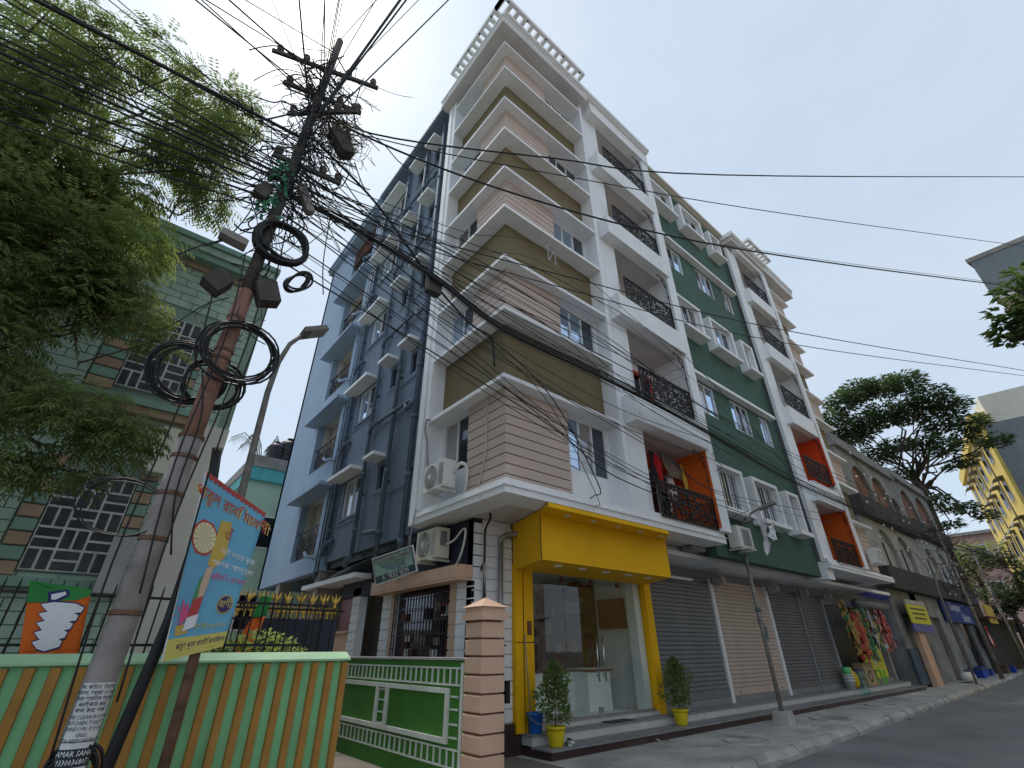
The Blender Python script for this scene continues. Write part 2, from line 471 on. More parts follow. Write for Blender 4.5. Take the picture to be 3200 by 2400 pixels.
def scroll_bracket(x, y, z):
    g = G()
    g.tube([(x, y, z - 1.05), (x, y, z)], .012, 5)
    g.tube([(x, y, z - .02), (x - .2, y, z + .02), (x - .42, y, z + .07), (x - .47, y, z + .03), (x - .43, y, z)], .014, 5)
    g.tube([(x, y, z - .32), (x - .08, y, z - .28), (x - .1, y, z - .2), (x - .2, y, z - .12), (x - .22, y, z - .04)], .016, 5)
    g.tube([(x, y, z - .72), (x - .05, y, z - .66), (x, y, z - .6), (x + .04, y, z - .66), (x, y, z - .72)], .014, 5)
    return g
RW, RH = 2.34, .70
panel0 = scroll_panel(RW, RH, 5)
panel_mesh = None
def railing(x0, y, z0, m):
    global panel_mesh
    g = G(); g.box(x0, y - .02, z0, x0 + RW, y + .02, z0 + .04).box(x0, y - .025, z0 + RH + .06, x0 + RW, y + .025, z0 + RH + .10)
    for k in (0, RW / 2 - .02, RW - .04): g.box(x0 + k, y - .02, z0 + .04, x0 + k + .04, y + .02, z0 + RH + .06)
    o = part(g, 'railing', m)
    if panel_mesh is None:
        me = bpy.data.meshes.new('scrollwork'); me.from_pydata(panel0.v, [], panel0.f); me.materials.append(M['iron']); panel_mesh = me
    s = bpy.data.objects.new('scrollwork', panel_mesh); s.location = (x0, y, z0 + .05)
    link(s, o, kind='stuff')
    return o
def balconies(xc0, xc1, xo0, xo1, xb0, xb1, xr1, yc, yb, tints):
    """left column xc0..xo0, opening xo0..xo1, bands xb0..xb1, right column xo1..xr1"""
    part(G().box(xc0, yc, 3.98, xo0, yc + .12, 18.1).box(xo0 - .12, yc + .12, 3.98, xo0, 7.3, 18.1), 'column', 'white')
    part(G().box(xo1, 5.62, 3.98, xr1, 5.76, 18.1).box(xo1 + .06, 5.76, 3.98, xr1, 7.3, 18.1), 'column', 'white')
    for i in range(5):
        z = H3 * i
        if i: part(G().box(xb0, yb, 3.05 + z, xb1, yc - .003, 3.76 + z), 'balcony_band', 'white')
        else: part(G().box(xc0 + .0, 5.775, 3.972, xo1, yc - .003, 4.06), 'balcony_band', 'white')
        # slab: floor above, ceiling below
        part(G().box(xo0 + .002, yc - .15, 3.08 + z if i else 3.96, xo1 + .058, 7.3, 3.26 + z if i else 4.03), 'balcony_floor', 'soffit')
        cm, bm, sm = tints[i]
        part(wall(G(), 1, 6.8, .1, xo0, xo1 + .06, 3.97 + z if not i else 3.26 + z, 6.08 + z, [(xo0 + 1.3, xo0 + 2.1, 3.2 + z, 5.55 + z)]), 'balcony_wall', bm)
        zf = 4.03 + z if not i else 3.3 + z; fw_ = .13 if i == 1 else .06
        g = G(); abox(g, 1, 6.76, 0, .1, xo0 + 1.3 - fw_, xo0 + 1.3, zf, 5.55 + fw_ + z); abox(g, 1, 6.76, 0, .1, xo0 + 2.1, xo0 + 2.1 + fw_, zf, 5.55 + fw_ + z); abox(g, 1, 6.76, 0, .1, xo0 + 1.3, xo0 + 2.1, 5.55 + z, 5.55 + fw_ + z)
        d = part(g, 'balcony_door', 'redorange' if i == 1 else 'frame')
        q = G(); q.box(xo0 + 1.3, 6.85, zf - .04, xo0 + 2.1, 6.87, 5.55 + z); q.obj('pane', 'glass_dark', d)
        g = G(); g.box(xo0 + 1.68, 6.82, zf, xo0 + 1.72, 6.845, 5.54 + z); g.obj('stile', 'frame', d)
        if sm != 'white': part(G().box(xo1 + .035, 5.775, 4.05 + z, xo1 + .055, 6.79, 6.06 + z), 'side_lining', sm)
        if sm != 'white': part(G().box(xo1 - .012, 5.63, 4.06 + z, xo1 - .001, 5.758, 6.04 + z), 'side_lining', sm)
        railing(xo0 + (xo1 - xo0 - RW) / 2, 5.72, 4.0 + z, 'iron')
        part(scroll_bracket(xo1 - .02, 5.70, 5.9 + z), 'scroll_bracket', 'iron')
    # roof beam with a stepped cornice
    part(G().box(xb0, yb, 18.05, xr1 - .02, yc - .003, 18.62), 'roof_beam', 'white')
    part(G().box(xo0 + .002, yc - .15, 18.1, xo1 + .058, 7.3, 18.3), 'balcony_ceiling', 'soffit')
tint1 = [('s', 'orange', 'orange'), ('s', 'white', 'white'), ('s', 'soffit', 'white'), ('s', 'soffit', 'white'), ('s', 'white', 'white')]
tint2 = [('s', 'orange', 'orange'), ('s', 'redorange', 'redorange'), ('s', 'white', 'white'), ('s', 'soffit', 'white'), ('s', 'soffit', 'white')]
balconies(8.14, 9.02, 9.02, 11.36, 8.39, 11.44, 11.78, 5.9, 5.56, tint1)
balconies(18.25, 19.1, 19.1, 21.32, 18.82, 21.40, 21.74, 5.86, 5.62, tint2)

# --- green wall ----------------------------------------------------
GY = 6.1
boxw = [(12.05, 13.65, 3), (14.22, 15.92, 3), (16.55, 17.5, 2)]
flat = [(12.6, 13.78, 2), (14.7, 16.05, 3), (16.8, 17.62, 2)]
holes = []
for i in range(5):
    for a, b, n in (boxw if i % 2 == 0 else flat):
        holes.append((a + .05, b - .05, (4.74 if i % 2 == 0 else 4.8) + H3 * i, 5.88 + H3 * i))
part(wall(G(), 1, GY, .25, 11.78, 18.25, 3.52, 18.72, holes), 'green_wall', 'green_wall')
for i in range(5):
    z = H3 * i
    if i % 2 == 0:
        for k, (a, b, n) in enumerate(boxw):
            g = G(); y0 = 5.82
            g.box(a, y0 - .12, 4.60 + z, b, GY - .002, 4.72 + z).box(a, y0, 5.9 + z, b, GY - .002, 6.0 + z)
            g.box(a, y0, 4.72 + z, a + .13, GY - .002, 5.9 + z).box(b - .13, y0, 4.72 + z, b, GY - .002, 5.9 + z)
            part(g, 'window_surround', 'white_trim')
            window(B, 1, GY - .12, a + .131, b - .131, 4.722 + z, 5.898 + z, n, bars=6 if i == 0 else 0, glassm=('glass_dim', 'glass_sky', 'glass_dim') if i else ('glass_dim', 'glass_dark', 'glass_dim'))
    else:
        part(G().box(11.79, 5.87, 5.94 + z, 17.82, GY - .002, 6.05 + z), 'window_hood', 'white_trim')
        for k, (a, b, n) in enumerate(flat):
            window(B, 1, GY + .02, a + .051, b - .051, 4.802 + z, 5.878 + z, n, glassm=('glass_sky', 'glass_sky', 'glass_dim') if i == 1 else ('glass_dim', 'glass_sky'))
part(G().box(11.79, 5.95, 18.72, 18.24, GY + .25, 18.78).box(11.79, 5.84, 18.78, 18.24, GY + .25, 18.93), 'cornice', 'cream')

# --- far bay -------------------------------------------------------
FX = 24.86
for i in range(5):
    z = H3 * i
    z0 = 3.97 if i == 0 else 4.5 + z
    part(wall(G(), 1, WY, .2, 21.86, 24.5, z0, 5.92 + z, [(21.95, 23.1, 4.66 + z, 5.86 + z)]), 'wall', 'white')
    window(B, 1, WY + .03, 21.95, 23.1, 4.66 + z, 5.86 + z, 2, glassm=('glass_dim', 'glass_dark'))
    part(wall(G(), 1, WY, .2, 21.86, 24.5, 5.92 + z, (7.5 + z) if i < 4 else 18.3), 'olive_wall' if i < 4 else 'wall', 'olive' if i < 4 else 'white')
    zb, zt = (3.975 if i == 0 else 4.56 + z), 5.86 + z
    nb = 10 if i == 0 else 7; hb = (zt - zb) / nb
    part(G().box(23.17, 6.075, zb, 24.57, WY, zt), 'cladding_backing', 'pink_gap')
    for k in range(nb):
        part(G().box(23.15, 6.05, zb + k * hb + .011, 24.6, 6.0755, zt if k == nb - 1 else zb + (k + 1) * hb - .011), 'cladding_board', 'pink')
    part(G().box(21.86, 5.82, 5.86 + z, FX, WY, 5.955 + z).box(24.5, WY, 5.86 + z, FX, 8.5, 5.955 + z), 'window_hood', 'white_trim')
    if i: part(G().box(21.86, 5.82, 4.45 + z, FX, WY, 4.56 + z).box(24.5, WY, 4.45 + z, FX, 8.5, 4.56 + z), 'sill_ledge', 'white_trim')
part(G().box(21.74, 5.78, 3.98, 21.86, 6.4, 18.3), 'fin', 'white')
for z0, z1, o in ((3.76, 3.86, 0), (3.86, 3.885, -.03), (3.885, 3.975, .012)):
    part(G().box(18.28, 5.74 + o, z0, FX + .02, 6.6, z1), 'base_moulding', 'white_trim')
part(G().box(18.28, 6.6, 3.77, FX, 8, 3.95), 'slab', 'soffit')
part(G().box(18.26, 5.9, 3.44, 18.8, 6.5, 3.755), 'column', 'white')

# --- roof: slab, cornices, pergola frames ---------------------------
g = G(); g.prism([(4.38, 5.5), (8.2, 5.5), (8.2, 7), (7, 7), (7, 9.0), (4.38, 9.0)], 2, 18.3, 18.5); part(g, 'roof_slab', 'soffit')
g = G(); g.prism([(4.34, 5.46), (11.74, 5.46), (11.74, 6.3), (5.2, 6.3), (5.2, 9.0), (4.34, 9.0)], 2, 18.622, 18.7); part(g, 'cornice', 'white_trim')
g = G(); g.prism([(4.38, 5.5), (8.2, 5.5), (8.2, 6.3), (5.2, 6.3), (5.2, 9.0), (4.38, 9.0)], 2, 18.5, 18.621); part(g, 'cornice', 'white_trim')
g = G(); g.prism([(4.40, 5.40), (11.76, 5.40), (11.76, 6.3), (5.2, 6.3), (5.2, 9.0), (4.40, 9.0)], 2, 18.701, 18.86); part(g, 'cornice', 'white_trim')
part(G().box(18.26, 5.5, 18.3, FX + .1, 7.5, 18.5), 'roof_slab', 'soffit')
part(G().box(18.26, 5.46, 18.622, FX + .14, 6.3, 18.7).box(18.26, 5.41, 18.701, FX + .1, 6.3, 18.86), 'cornice', 'white_trim')
part(G().box(21.74, 5.5, 18.501, FX + .1, 6.3, 18.621), 'cornice', 'white_trim')
def pergola(x0, x1, y0, yin, z, n, left=None):
    g = G(); h = .16
    g.box(x0, y0, z, x1, y0 + .1, z + h)
    p = (x1 - x0) / (n + .35)
    for k in range(n + 1):
        a = x0 + p * k
        g.box(a, y0 + .1, z, min(a + p * .42, x1), yin, z + h)
    if left:
        ly, lin, m = left
        g.box(x0, y0 + .1, z, x0 + .09, ly, z + h)
        q = (ly - yin) / (m + .4)
        for k in range(m + 1):
            a = yin + q * k
            g.box(x0 + .09, a, z, lin, min(a + q * .5, ly), z + h)
    o = part(g, 'pergola', 'white_trim')
    q = G()
    nl = 5 if left else 4
    for k in range(nl):
        xx = x0 + .22 + k * (x1 - x0 - .44) / (nl - 1)
        q.lathe((xx, y0 + .06, z - .012), [(.02, 0), (.03, .004), (.03, .0125)], 8)
    if left:
        for k in range(4): q.lathe((x0 + .05, y0 + .7 + k * .62, z - .012), [(.02, 0), (.03, .004), (.03, .0125)], 8)
    q.obj('downlight', 'iron', o)
pergola(4.13, 7.75, 5.14, 5.62, 18.88, 12, (8.1, 4.5, 10))
pergola(19.5, 21.9, 5.14, 5.62, 18.88, 7)

# --- core (keeps daylight out of the rooms) --------------------------
part(G().box(5.35, 7.36, 3.96, 24.4, 20.3, 18.29).box(5.35, 6.4, 3.96, 8.0, 7.36, 18.29).box(12, 6.36, 3.96, 18.2, 7.36, 18.29).box(21.9, 6.4, 3.96, 24.4, 7.36, 18.29), 'core', 'warm_interior')

# --- blue side wall -------------------------------------------------
BX = 5.0
bh = []
for i in range(5):
    bh.append((12.5, 13.72, 4.78 + H3 * i, 5.9 + H3 * i))
    bh.append((11.1, 11.5, 5.15 + H3 * i, 5.8 + H3 * i))
    if i: bh.append((9.98, 10.3, 5.1 + H3 * i, 5.75 + H3 * i))
part(wall(G(), 0, BX, .3, 8.9, 14.3, 3.7, 18.75, bh), 'blue_wall', 'slate')
for i in range(5):
    z = H3 * i
    window(B, 0, BX + .04, 12.5, 13.72, 4.78 + z, 5.9 + z, 2, bars=2, glassm=('glass_dark', 'glass_sky'))
    g = G(); g.box(BX - .03, 12.45, 4.72 + z, BX - .001, 13.77, 4.79 + z); part(g, 'window_sill', 'slate')
    window(B, 0, BX + .04, 11.1, 11.5, 5.15 + z, 5.8 + z, 1, fr=.03, glassm=('glass_dark',), fm='slate_pipe')
    part(G().box(4.58, 12.42, 5.95 + z, BX - .001, 14.16, 6.05 + z), 'window_hood', 'white_trim')
    part(G().box(4.58, 11.0, 5.93 + z, BX - .001, 11.66, 6.02 + z), 'window_hood', 'white_trim')
    if i:
        window(B, 0, BX + .04, 9.98, 10.3, 5.1 + z, 5.75 + z, 1, fr=.03, glassm=('glass_dark',), fm='slate_pipe')
        part(G().box(4.57, 9.72, 5.9 + z, BX - .001, 10.4, 5.99 + z), 'window_hood', 'white_trim')
# pale blue wing with balconies
LX = 4.88
lh = [(15.0, 17.2, 4.02 + H3 * i, 5.95 + H3 * i) for i in range(5)]
part(wall(G(), 0, LX, .25, 14.31, 20.5, 3.5, 18.85, lh), 'blue_wall', 'pale_blue')
part(G().box(LX, 20.25, 3.5, 10, 20.5, 18.85), 'blue_wall', 'pale_blue')
def ring_panel():
    g = G()
    for k in range(3):
        cy = .36 + k * .733
        g.box(-.012, cy - .36, 0, .012, cy - .335, .86)
        for rr, wv in ((.3, .012), (.17, .01)):
            pts = [(0, cy + rr * math.cos(a * .3491) * .95, .43 + rr * math.sin(a * .3491) * 1.25) for a in range(19)]
            g.tube(pts, wv, 4, False)
        for a in range(8):
            c, s = math.cos(a * .785), math.sin(a * .785)
            g.tube([(0, cy, .43), (0, cy + .1 * c - .05 * s, .43 + .14 * s + .05 * c), (0, cy + .28 * c, .43 + .36 * s)], [.012, .022, .008], 4, False)
    return g
rp_mesh = None
for i in range(5):
    z = H3 * i
    part(G().box(4.45, 14.42, 5.95 + z, LX - .001, 17.56, 6.06 + z), 'window_hood', 'white_trim' if 0 else 'pale_blue')
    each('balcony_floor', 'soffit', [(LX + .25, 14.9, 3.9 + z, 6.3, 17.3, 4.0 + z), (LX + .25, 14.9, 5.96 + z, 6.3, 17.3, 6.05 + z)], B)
    part(G().box(6.2, 14.9, 4.0 + z, 6.3, 17.3, 5.96 + z).box(LX + .25, 17.2, 4.0 + z, 6.2, 17.3, 5.96 + z).box(LX + .25, 14.9, 4.0 + z, 6.2, 15.0, 5.96 + z), 'balcony_wall', 'cream')
    if i in (1,): part(G().box(5.5, 17.18, 4.0 + z, 6.1, 17.199, 5.7 + z).box(6.17, 15.3, 4.0 + z, 6.199, 16.1, 5.6 + z), 'balcony_door', 'orange')
    g = G(); g.box(LX + .08, 15.0, 4.02 + z, LX + .11, 17.2, 4.05 + z).box(LX + .08, 15.0, 4.93 + z, LX + .12, 17.2, 4.97 + z)
    o = part(g, 'railing', 'iron')
    if rp_mesh is None:
        q = ring_panel(); rp_mesh = bpy.data.meshes.new('scrollwork'); rp_mesh.from_pydata(q.v, [], q.f); rp_mesh.materials.append(M['iron'])
    s = bpy.data.objects.new('scrollwork', rp_mesh); s.location = (LX + .1, 15.0, 4.05 + z); link(s, o, kind='stuff')
    if i == 4:
        for k in range(22): part(G().box(LX + .02, 15.02 + k * .1, 4.98 + z, LX + .06, 15.07 + k * .1, 5.93 + z), 'screen_slat', 'brown_screen')
part(G().box(4.62, 8.9, 18.75, 5.3, 14.3, 18.83).box(4.56, 8.9, 18.83, 5.3, 14.3, 18.98), 'cornice', 'slate')
part(G().box(4.70, 14.3, 18.85, 5.3, 20.6, 19.0).box(4.62, 14.3, 19.0, 5.3, 20.6, 19.16), 'cornice', 'pale_blue')
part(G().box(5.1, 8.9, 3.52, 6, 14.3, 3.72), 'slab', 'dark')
# drain pipes on the blue wall
def pipe(pts, r, n=8): return G().tube(pts, r, n)
for y, r, zb in ((14.62, .05, 3.3), (14.38, .065, 3.5), (14.15, .05, 3.9), (12.2, .055, 3.6), (10.76, .06, 3.3), (9.57, .07, 2.9), (9.2, .03, 2.9)):
    g = pipe([(4.9, y, zb), (4.9, y, 18.55)], r)
    k = zb + .6
    while k < 18.4:
        g.lathe((4.9, y, k), [(r, 0), (r * 1.3, .01), (r * 1.3, .1), (r, .11)], 8); k += 1.5
    part(g, 'drain_pipe', 'slate_pipe', smooth=True)
    for i in range(5): part(G().box(4.9 + r * .5, y - r * 1.35, 5.2 + i * 3, BX - .001, y + r * 1.35, 5.23 + i * 3), 'pipe_clamp', 'slate_pipe')
for i in range(5):
    z = H3 * i
    if i: part(pipe([(4.86, 9.57, 4.02 + z), (4.84, 9.9, 4.06 + z), (4.84, 10.1, 4.08 + z), (4.86, 10.75, 4.1 + z), (4.86, 11.62, 4.13 + z)], .055), 'branch_pipe', 'slate_pipe', smooth=True)
    if i: part(pipe([(4.85, 9.6, 4.0 + z), (4.8, 9.72, 3.86 + z), (4.8, 9.84, 3.83 + z), (4.82, 9.95, 3.9 + z), (4.84, 9.98, 4.03 + z)], .06), 'pipe_trap', 'slate_pipe', smooth=True)
    if i: part(pipe([(4.9, 12.2, 3.95 + z), (4.84, 12.1, 4.0 + z), (4.82, 11.95, 4.05 + z), (4.9, 11.85, 4.22 + z), (5.0, 11.85, 4.25 + z)], .06), 'pipe_trap', 'slate_pipe', smooth=True)
    part(pipe([(4.9, 14.62, 3.85 + z), (4.75, 14.8, 3.9 + z), (4.7, 15.1, 3.95 + z), (4.7, 15.3, 4.08 + z), (4.76, 15.5, 4.12 + z)], .05), 'branch_pipe', 'pale_blue', smooth=True)
    part(pipe([(4.9, 14.38, 3.9 + z), (4.84, 14.2, 4.0 + z), (4.84, 14.0, 4.15 + z), (4.92, 13.9, 4.25 + z), (5.0, 13.9, 4.25 + z)], .06), 'pipe_trap', 'slate_pipe', smooth=True)
    part(pipe([(4.96, 12.25, 4.6 + z), (4.96, 13.85, 4.58 + z)], .014, 5), 'conduit', 'slate_pipe')
    part(pipe([(4.96, 11.55, 5.02 + z), (4.96, 11.05, 5.02 + z), (4.96, 11.0, 4.98 + z), (4.96, 11.0, 4.2 + z)], .014, 5), 'conduit', 'slate_pipe')
    part(pipe([(4.96, 9.7, 4.9 + z), (4.96, 10.7, 4.87 + z)], .016, 5), 'conduit', 'slate_pipe')
part(pipe([(4.9, 10.76, 3.98), (4.88, 11.1, 4.02), (4.88, 11.62, 4.08)], .06), 'branch_pipe', 'slate_pipe', smooth=True)
part(pipe([(4.9, 12.2, 3.62), (4.85, 12.3, 3.5), (4.9, 12.5, 3.42)], .075), 'pipe_trap', 'slate_pipe', smooth=True)
part(pipe([(5.15, 15.2, 3.1), (5.1, 13.2, 3.3), (5.1, 11.0, 3.42)], .09), 'drain_pipe', 'black_plastic', smooth=True)

# --- ground floor, side -----------------------------------------------
SX = 5.3
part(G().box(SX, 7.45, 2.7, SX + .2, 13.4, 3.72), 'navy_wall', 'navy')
each('wall', 'white', [(SX + .03, 7.45, 0, SX + .2, 8.18, 2.7), (SX + .03, 10.32, 0, SX + .2, 10.93, 2.7), (SX + .03, 12.2, 0, SX + .2, 12.65, 3.0)], B)
def blocks(ax, pos, u0, u1, z0, z1, m, pitch=.2, gap=.022, th=.03):
    k = z0
    while k < z1 - .05:
        part(abox(G(), ax, pos, 0, th, u0, u1, k + gap, min(k + pitch, z1)), 'wall_block', m)
        k += pitch
blocks(0, SX, 7.42, 7.93, .3, 2.6, 'white')
blocks(0, SX, 7.95, 8.17, .3, 2.6, 'peach')
blocks(0, SX, 10.33, 10.5, .3, 2.6, 'peach')
blocks(0, SX, 10.52, 10.92, .3, 2.6, 'white')
blocks(0, SX, 12.2, 12.64, .3, 2.95, 'white')
part(G().box(SX + .04, 12.66, 0, SX + .2, 14.3, 1.9), 'wall', 'peach')
part(G().box(SX + .06, 12.66, 1.96, SX + .2, 13.45, 3.0), 'door_panel', 'red_cab')
part(G().box(SX - .03, 12.66, 1.9, SX + .2, 14.3, 1.955), 'ledge', 'peach')
part(G().box(SX + .8, 10.93, 0, SX + .9, 12.2, 3.0).box(SX + .2, 10.9, 0, SX + .9, 10.93, 3), 'entrance_wall', 'interior')
# peach canopy over the grille, made of tiles
cn = part(G().box(4.98, 7.44, 2.6, SX - .001, 10.95, 2.64).box(5.0, 7.46, 2.64, SX - .001, 10.94, 2.83), 'canopy', 'peach')
for k in range(14): G().box(4.975, 7.47 + k * .248, 2.645, 4.999, 7.47 + k * .248 + .24, 2.86).obj('tile', 'peach', cn)
for k in range(2): G().box(5.0 + k * .15, 7.435, 2.645, 5.145 + k * .15, 7.459, 2.86).obj('tile', 'peach', cn)
part(G().box(4.85, 11.7, 3.06, 5.5, 15.4, 3.17), 'canopy', 'white_trim')
# dark window grille with rods
gr = part(G().box(SX + .12, 8.18, .5, SX + .16, 10.32, 2.6), 'window', 'glass_dark')
for k in range(19):
    y = 8.2 + k * .117
    G().box(SX - .02, y, .5, SX - .004, y + .014, 2.58).obj('grille_bar', 'iron_brown', gr)
for k in range(9): G().box(SX - .035, 8.18, .6 + k * .235, SX - .021, 10.32, .612 + k * .235).obj('grille_bar', 'iron_brown', gr)
rr = random.Random(11)
for k in range(26):
    y, z = rr.uniform(8.3, 9.9), rr.uniform(.7, 2.3)
    G().box(SX + .06, y, z, SX + .11, y + rr.uniform(.1, .22), z + rr.uniform(.1, .25)).obj('window_item', rr.choice(['interior', 'wood', 'red_cab', 'navy', 'glass_dim', 'warm_interior']), gr)
each('column', 'warm_interior', [(4.95, 14.4, 0, 6.2, 14.7, 3.5), (4.95, 18, 0, 5.3, 18.4, 3.5), (6.4, 13.4, 0, 6.6, 20.4, 3.5)], B)

# --- ground floor, shop front ------------------------------------------
FY = 7.42
part(G().box(SX, FY + .032, .0, 6.22, FY + .2, 3.72), 'wall', 'white')
blocks(1, FY, SX, 6.21, .43, 3.68, 'white')
part(G().box(SX - .01, FY - .05, 0, 6.36, FY + .03, .43), 'plinth', 'maroon')
part(pipe([(5.86, 7.33, .5), (5.86, 7.33, 3.3)], .05), 'drain_pipe', 'galv', smooth=True)
part(pipe([(5.86, 7.33, 3.3), (5.86, 7.33, 3.38), (5.95, 7.3, 3.45), (6.2, 7.2, 3.5), (6.4, 7.15, 3.5)], .055), 'drain_pipe', 'galv', smooth=True)
# steps
PL = [(6.36, 27.6)]
st1 = part(G().box(6.36, 6.66, -.2, 27.6, 8.4, .105), 'step', 'maroon')
x = 6.34
rs = random.Random(5)
while x < 27.5:
    ln = rs.uniform(1.1, 1.35); b = min(x + ln - .008, 27.62)
    G().box(x, 6.64, .106, b, 7.12, .135).obj('tread_slab', 'step_stone', st1); x += ln
st2 = part(G().box(6.36, 7.10, .136, 27.5, 8.4, .262), 'step', 'marble')
x = 6.34
while x < 27.4:
    ln = rs.uniform(1.1, 1.35); b = min(x + ln - .008, 27.52)
    G().box(x, 7.08, .263, b, 8.4, .292).obj('tread_slab', 'step_stone', st2); x += ln
part(G().box(6.66, 7.34, .293, 10.26, 7.46, .352), 'threshold', 'marble')
part(G().box(6.45, 7.461, .293, 10.32, 11.2, .35), 'shop_floor', 'interior')
part(G().box(10.55, 7.5, .293, 27.0, 8.2, .43), 'threshold', 'step_stone')
# yellow portal
each('portal_post', 'yellow', [(6.22, 7.33, .293, 6.66, 7.55, 2.96), (10.26, 7.33, .293, 10.5, 7.55, 2.96)], B)
part(G().box(6.40, 7.322, .293, 6.412, 7.329, 2.94).box(6.22, 7.322, 1.62, 6.66, 7.329, 1.632), 'portal_joint', 'dark')
part(G().box(6.50, 7.3, 1.75, 6.58, 7.331, 1.98), 'switch_box', 'wood')
# glazed front: fixed panes and double doors
sg = part(G().box(6.66, FY, .353, 10.26, FY + .05, .40), 'shop_front', 'galv')
G().box(6.66, FY, 2.9, 10.26, FY + .05, 2.95).obj('head_rail', 'galv', sg)
for a, b in ((6.67, 7.62), (7.63, 8.52), (8.53, 9.42), (9.43, 10.25)): G().box(a, FY + .02, .40, b, FY + .03, 2.9).obj('pane', 'shop_glass', sg)
for a in (7.6, 8.5, 9.4): G().box(a - .06, FY + .01, .42, a + .06, FY + .04, .52).obj('patch_fitting', 'galv', sg); G().box(a - .06, FY + .01, 2.74, a + .06, FY + .04, 2.84).obj('patch_fitting', 'wood', sg)
for a in (8.42, 8.62): G().tube([(a, FY - .06, .95), (a, FY - .06, 1.75)], .017, 8).tube([(a, FY - .06, 1.05), (a, FY + .02, 1.05)], .012, 6).tube([(a, FY - .06, 1.65), (a, FY + .02, 1.65)], .012, 6).obj('door_handle', 'steel', sg, True)
part(G().box(6.3, 11.1, .35, 10.5, 11.25, 3.3).box(10.32, 7.5, .35, 10.48, 11.1, 3.3).box(6.3, 7.56, .35, 6.45, 11.1, 3.3), 'shop_wall', 'interior')
part(G().box(6.3, 7.5, 3.2, 10.5, 11.2, 3.4), 'shop_ceiling', 'interior')
part(G().box(10.04, 7.5, .36, 10.25, 7.75, 3.0), 'shop_wall', 'interior')
# sign box
sgn = thing('shop_sign', 'blank yellow box sign with projecting top lip over the glass shop front', 'sign', (6.2, 6.62, 2.94))
G().prism([(5.85, 6.2), (9.72, 6.2), (10.38, 7.40), (6.22, 7.40)], 2, 2.86, 3.71).obj('box', 'yellow', sgn)
G().prism([(5.62, 5.73), (9.16, 5.73), (9.70, 6.195), (5.85, 6.195)], 2, 3.63, 3.705).obj('lip', 'yellow', sgn)
G().prism([(5.845, 6.19), (5.86, 6.19), (5.86, 6.199), (5.845, 6.199)], 2, 2.87, 3.62).obj('seam', 'dark', sgn)
# ------------------------------------------------------------------ shutters and the row of shops
mat('grey_paint', (.30, .30, .31), .7, .1, 3, grime=.3, scol=(.2, .19, .18))
part(G().box(10.42, 6.62, 3.49, 27.2, 7.7, 3.60), 'shade_slab', 'white_trim')
part(G().box(10.5, 7.72, 3.0, 27.2, 7.9, 3.489), 'wall', 'grey_paint')  # set back and greyed, the recess's shade is partly in its colour
for a, b in ((10.5, 10.62), (13.61, 13.73), (16.99, 17.11), (19.39, 19.455), (21.46, 21.62), (27.2, 27.4)):
    part(G().box(a, 7.46, .294, b, 7.7, 3.25), 'shutter_pier', 'white_trim' if 13 < a < 18 else 'grey_paint')
rs = random.Random(21)
for x0, x1, m, n in ((10.63, 13.6, 'shutter_grey', 27), (13.74, 16.98, 'shutter_tan', 27), (17.12, 19.38, 'shutter_dark', 28), (19.46, 21.45, 'shutter_dark', 28)):
    sh = part(G().box(x0, 7.54, .432, x1, 7.58, 3.24), 'roller_shutter', m)
    h = 2.64 / n
    g = G(); g.prism([(7.525, 0), (7.512, .010), (7.507, h * .5), (7.512, h - .016), (7.525, h - .006), (7.54, h - .006), (7.54, 0)], 0, x0 + .01, x1 - .01)
    me = bpy.data.meshes.new('slat'); me.from_pydata(g.v, [], g.f); me.materials.append(M[m])
    for k in range(n):
        o = bpy.data.objects.new('slat', me); o.location = (0, rs.uniform(-.003, .003), .60 + k * h); link(o, sh)
    G().box(x0 + .01, 7.49, .435, x1 - .01, 7.539, .60).obj('bottom_rail', m, sh)
    for k in (.12, .88): G().box(x0 + (x1 - x0) * k - .03, 7.47, .49, x0 + (x1 - x0) * k + .03, 7.489, .53).obj('lock', 'galv', sh)
for x in (13.62, 17.04, 19.42, 21.54):
    g = G(Matrix.Translation((x, 7.25, 3.22)) @ Matrix.Rotation(math.pi / 2, 4, 'Y') @ Matrix.Rotation(.3, 4, 'Z'))
    g.lathe((0, 0, -.05), [(.19, 0), (.2, .02), (.2, .06), (.19, .08)], 8)
    part(g, 'drum_plate', 'grey_paint')
    part(pipe([(x - .2, 7.27, 3.2), (x - .06, 7.27, 3.2)], .06, 8), 'shutter_drum', 'grey_paint', smooth=True); part(G().box(x + .06, 7.2, 3.14, x + .4, 7.36, 3.3), 'drum_bracket', 'shutter_tan' if x < 18 else 'grey_paint')
part(pipe([(11.1, 7.3, 3.12), (12.4, 7.3, 3.12)], .035, 6), 'tube_light', 'interior')
part(pipe([(10.5, 6.75, 3.665), (11.5, 6.75, 3.66)], .06, 8), 'drain_pipe', 'soffit', smooth=True)
part(G().box(11.0, 6.3, 3.61, 11.6, 6.6, 3.71), 'bracket_box', 'galv')

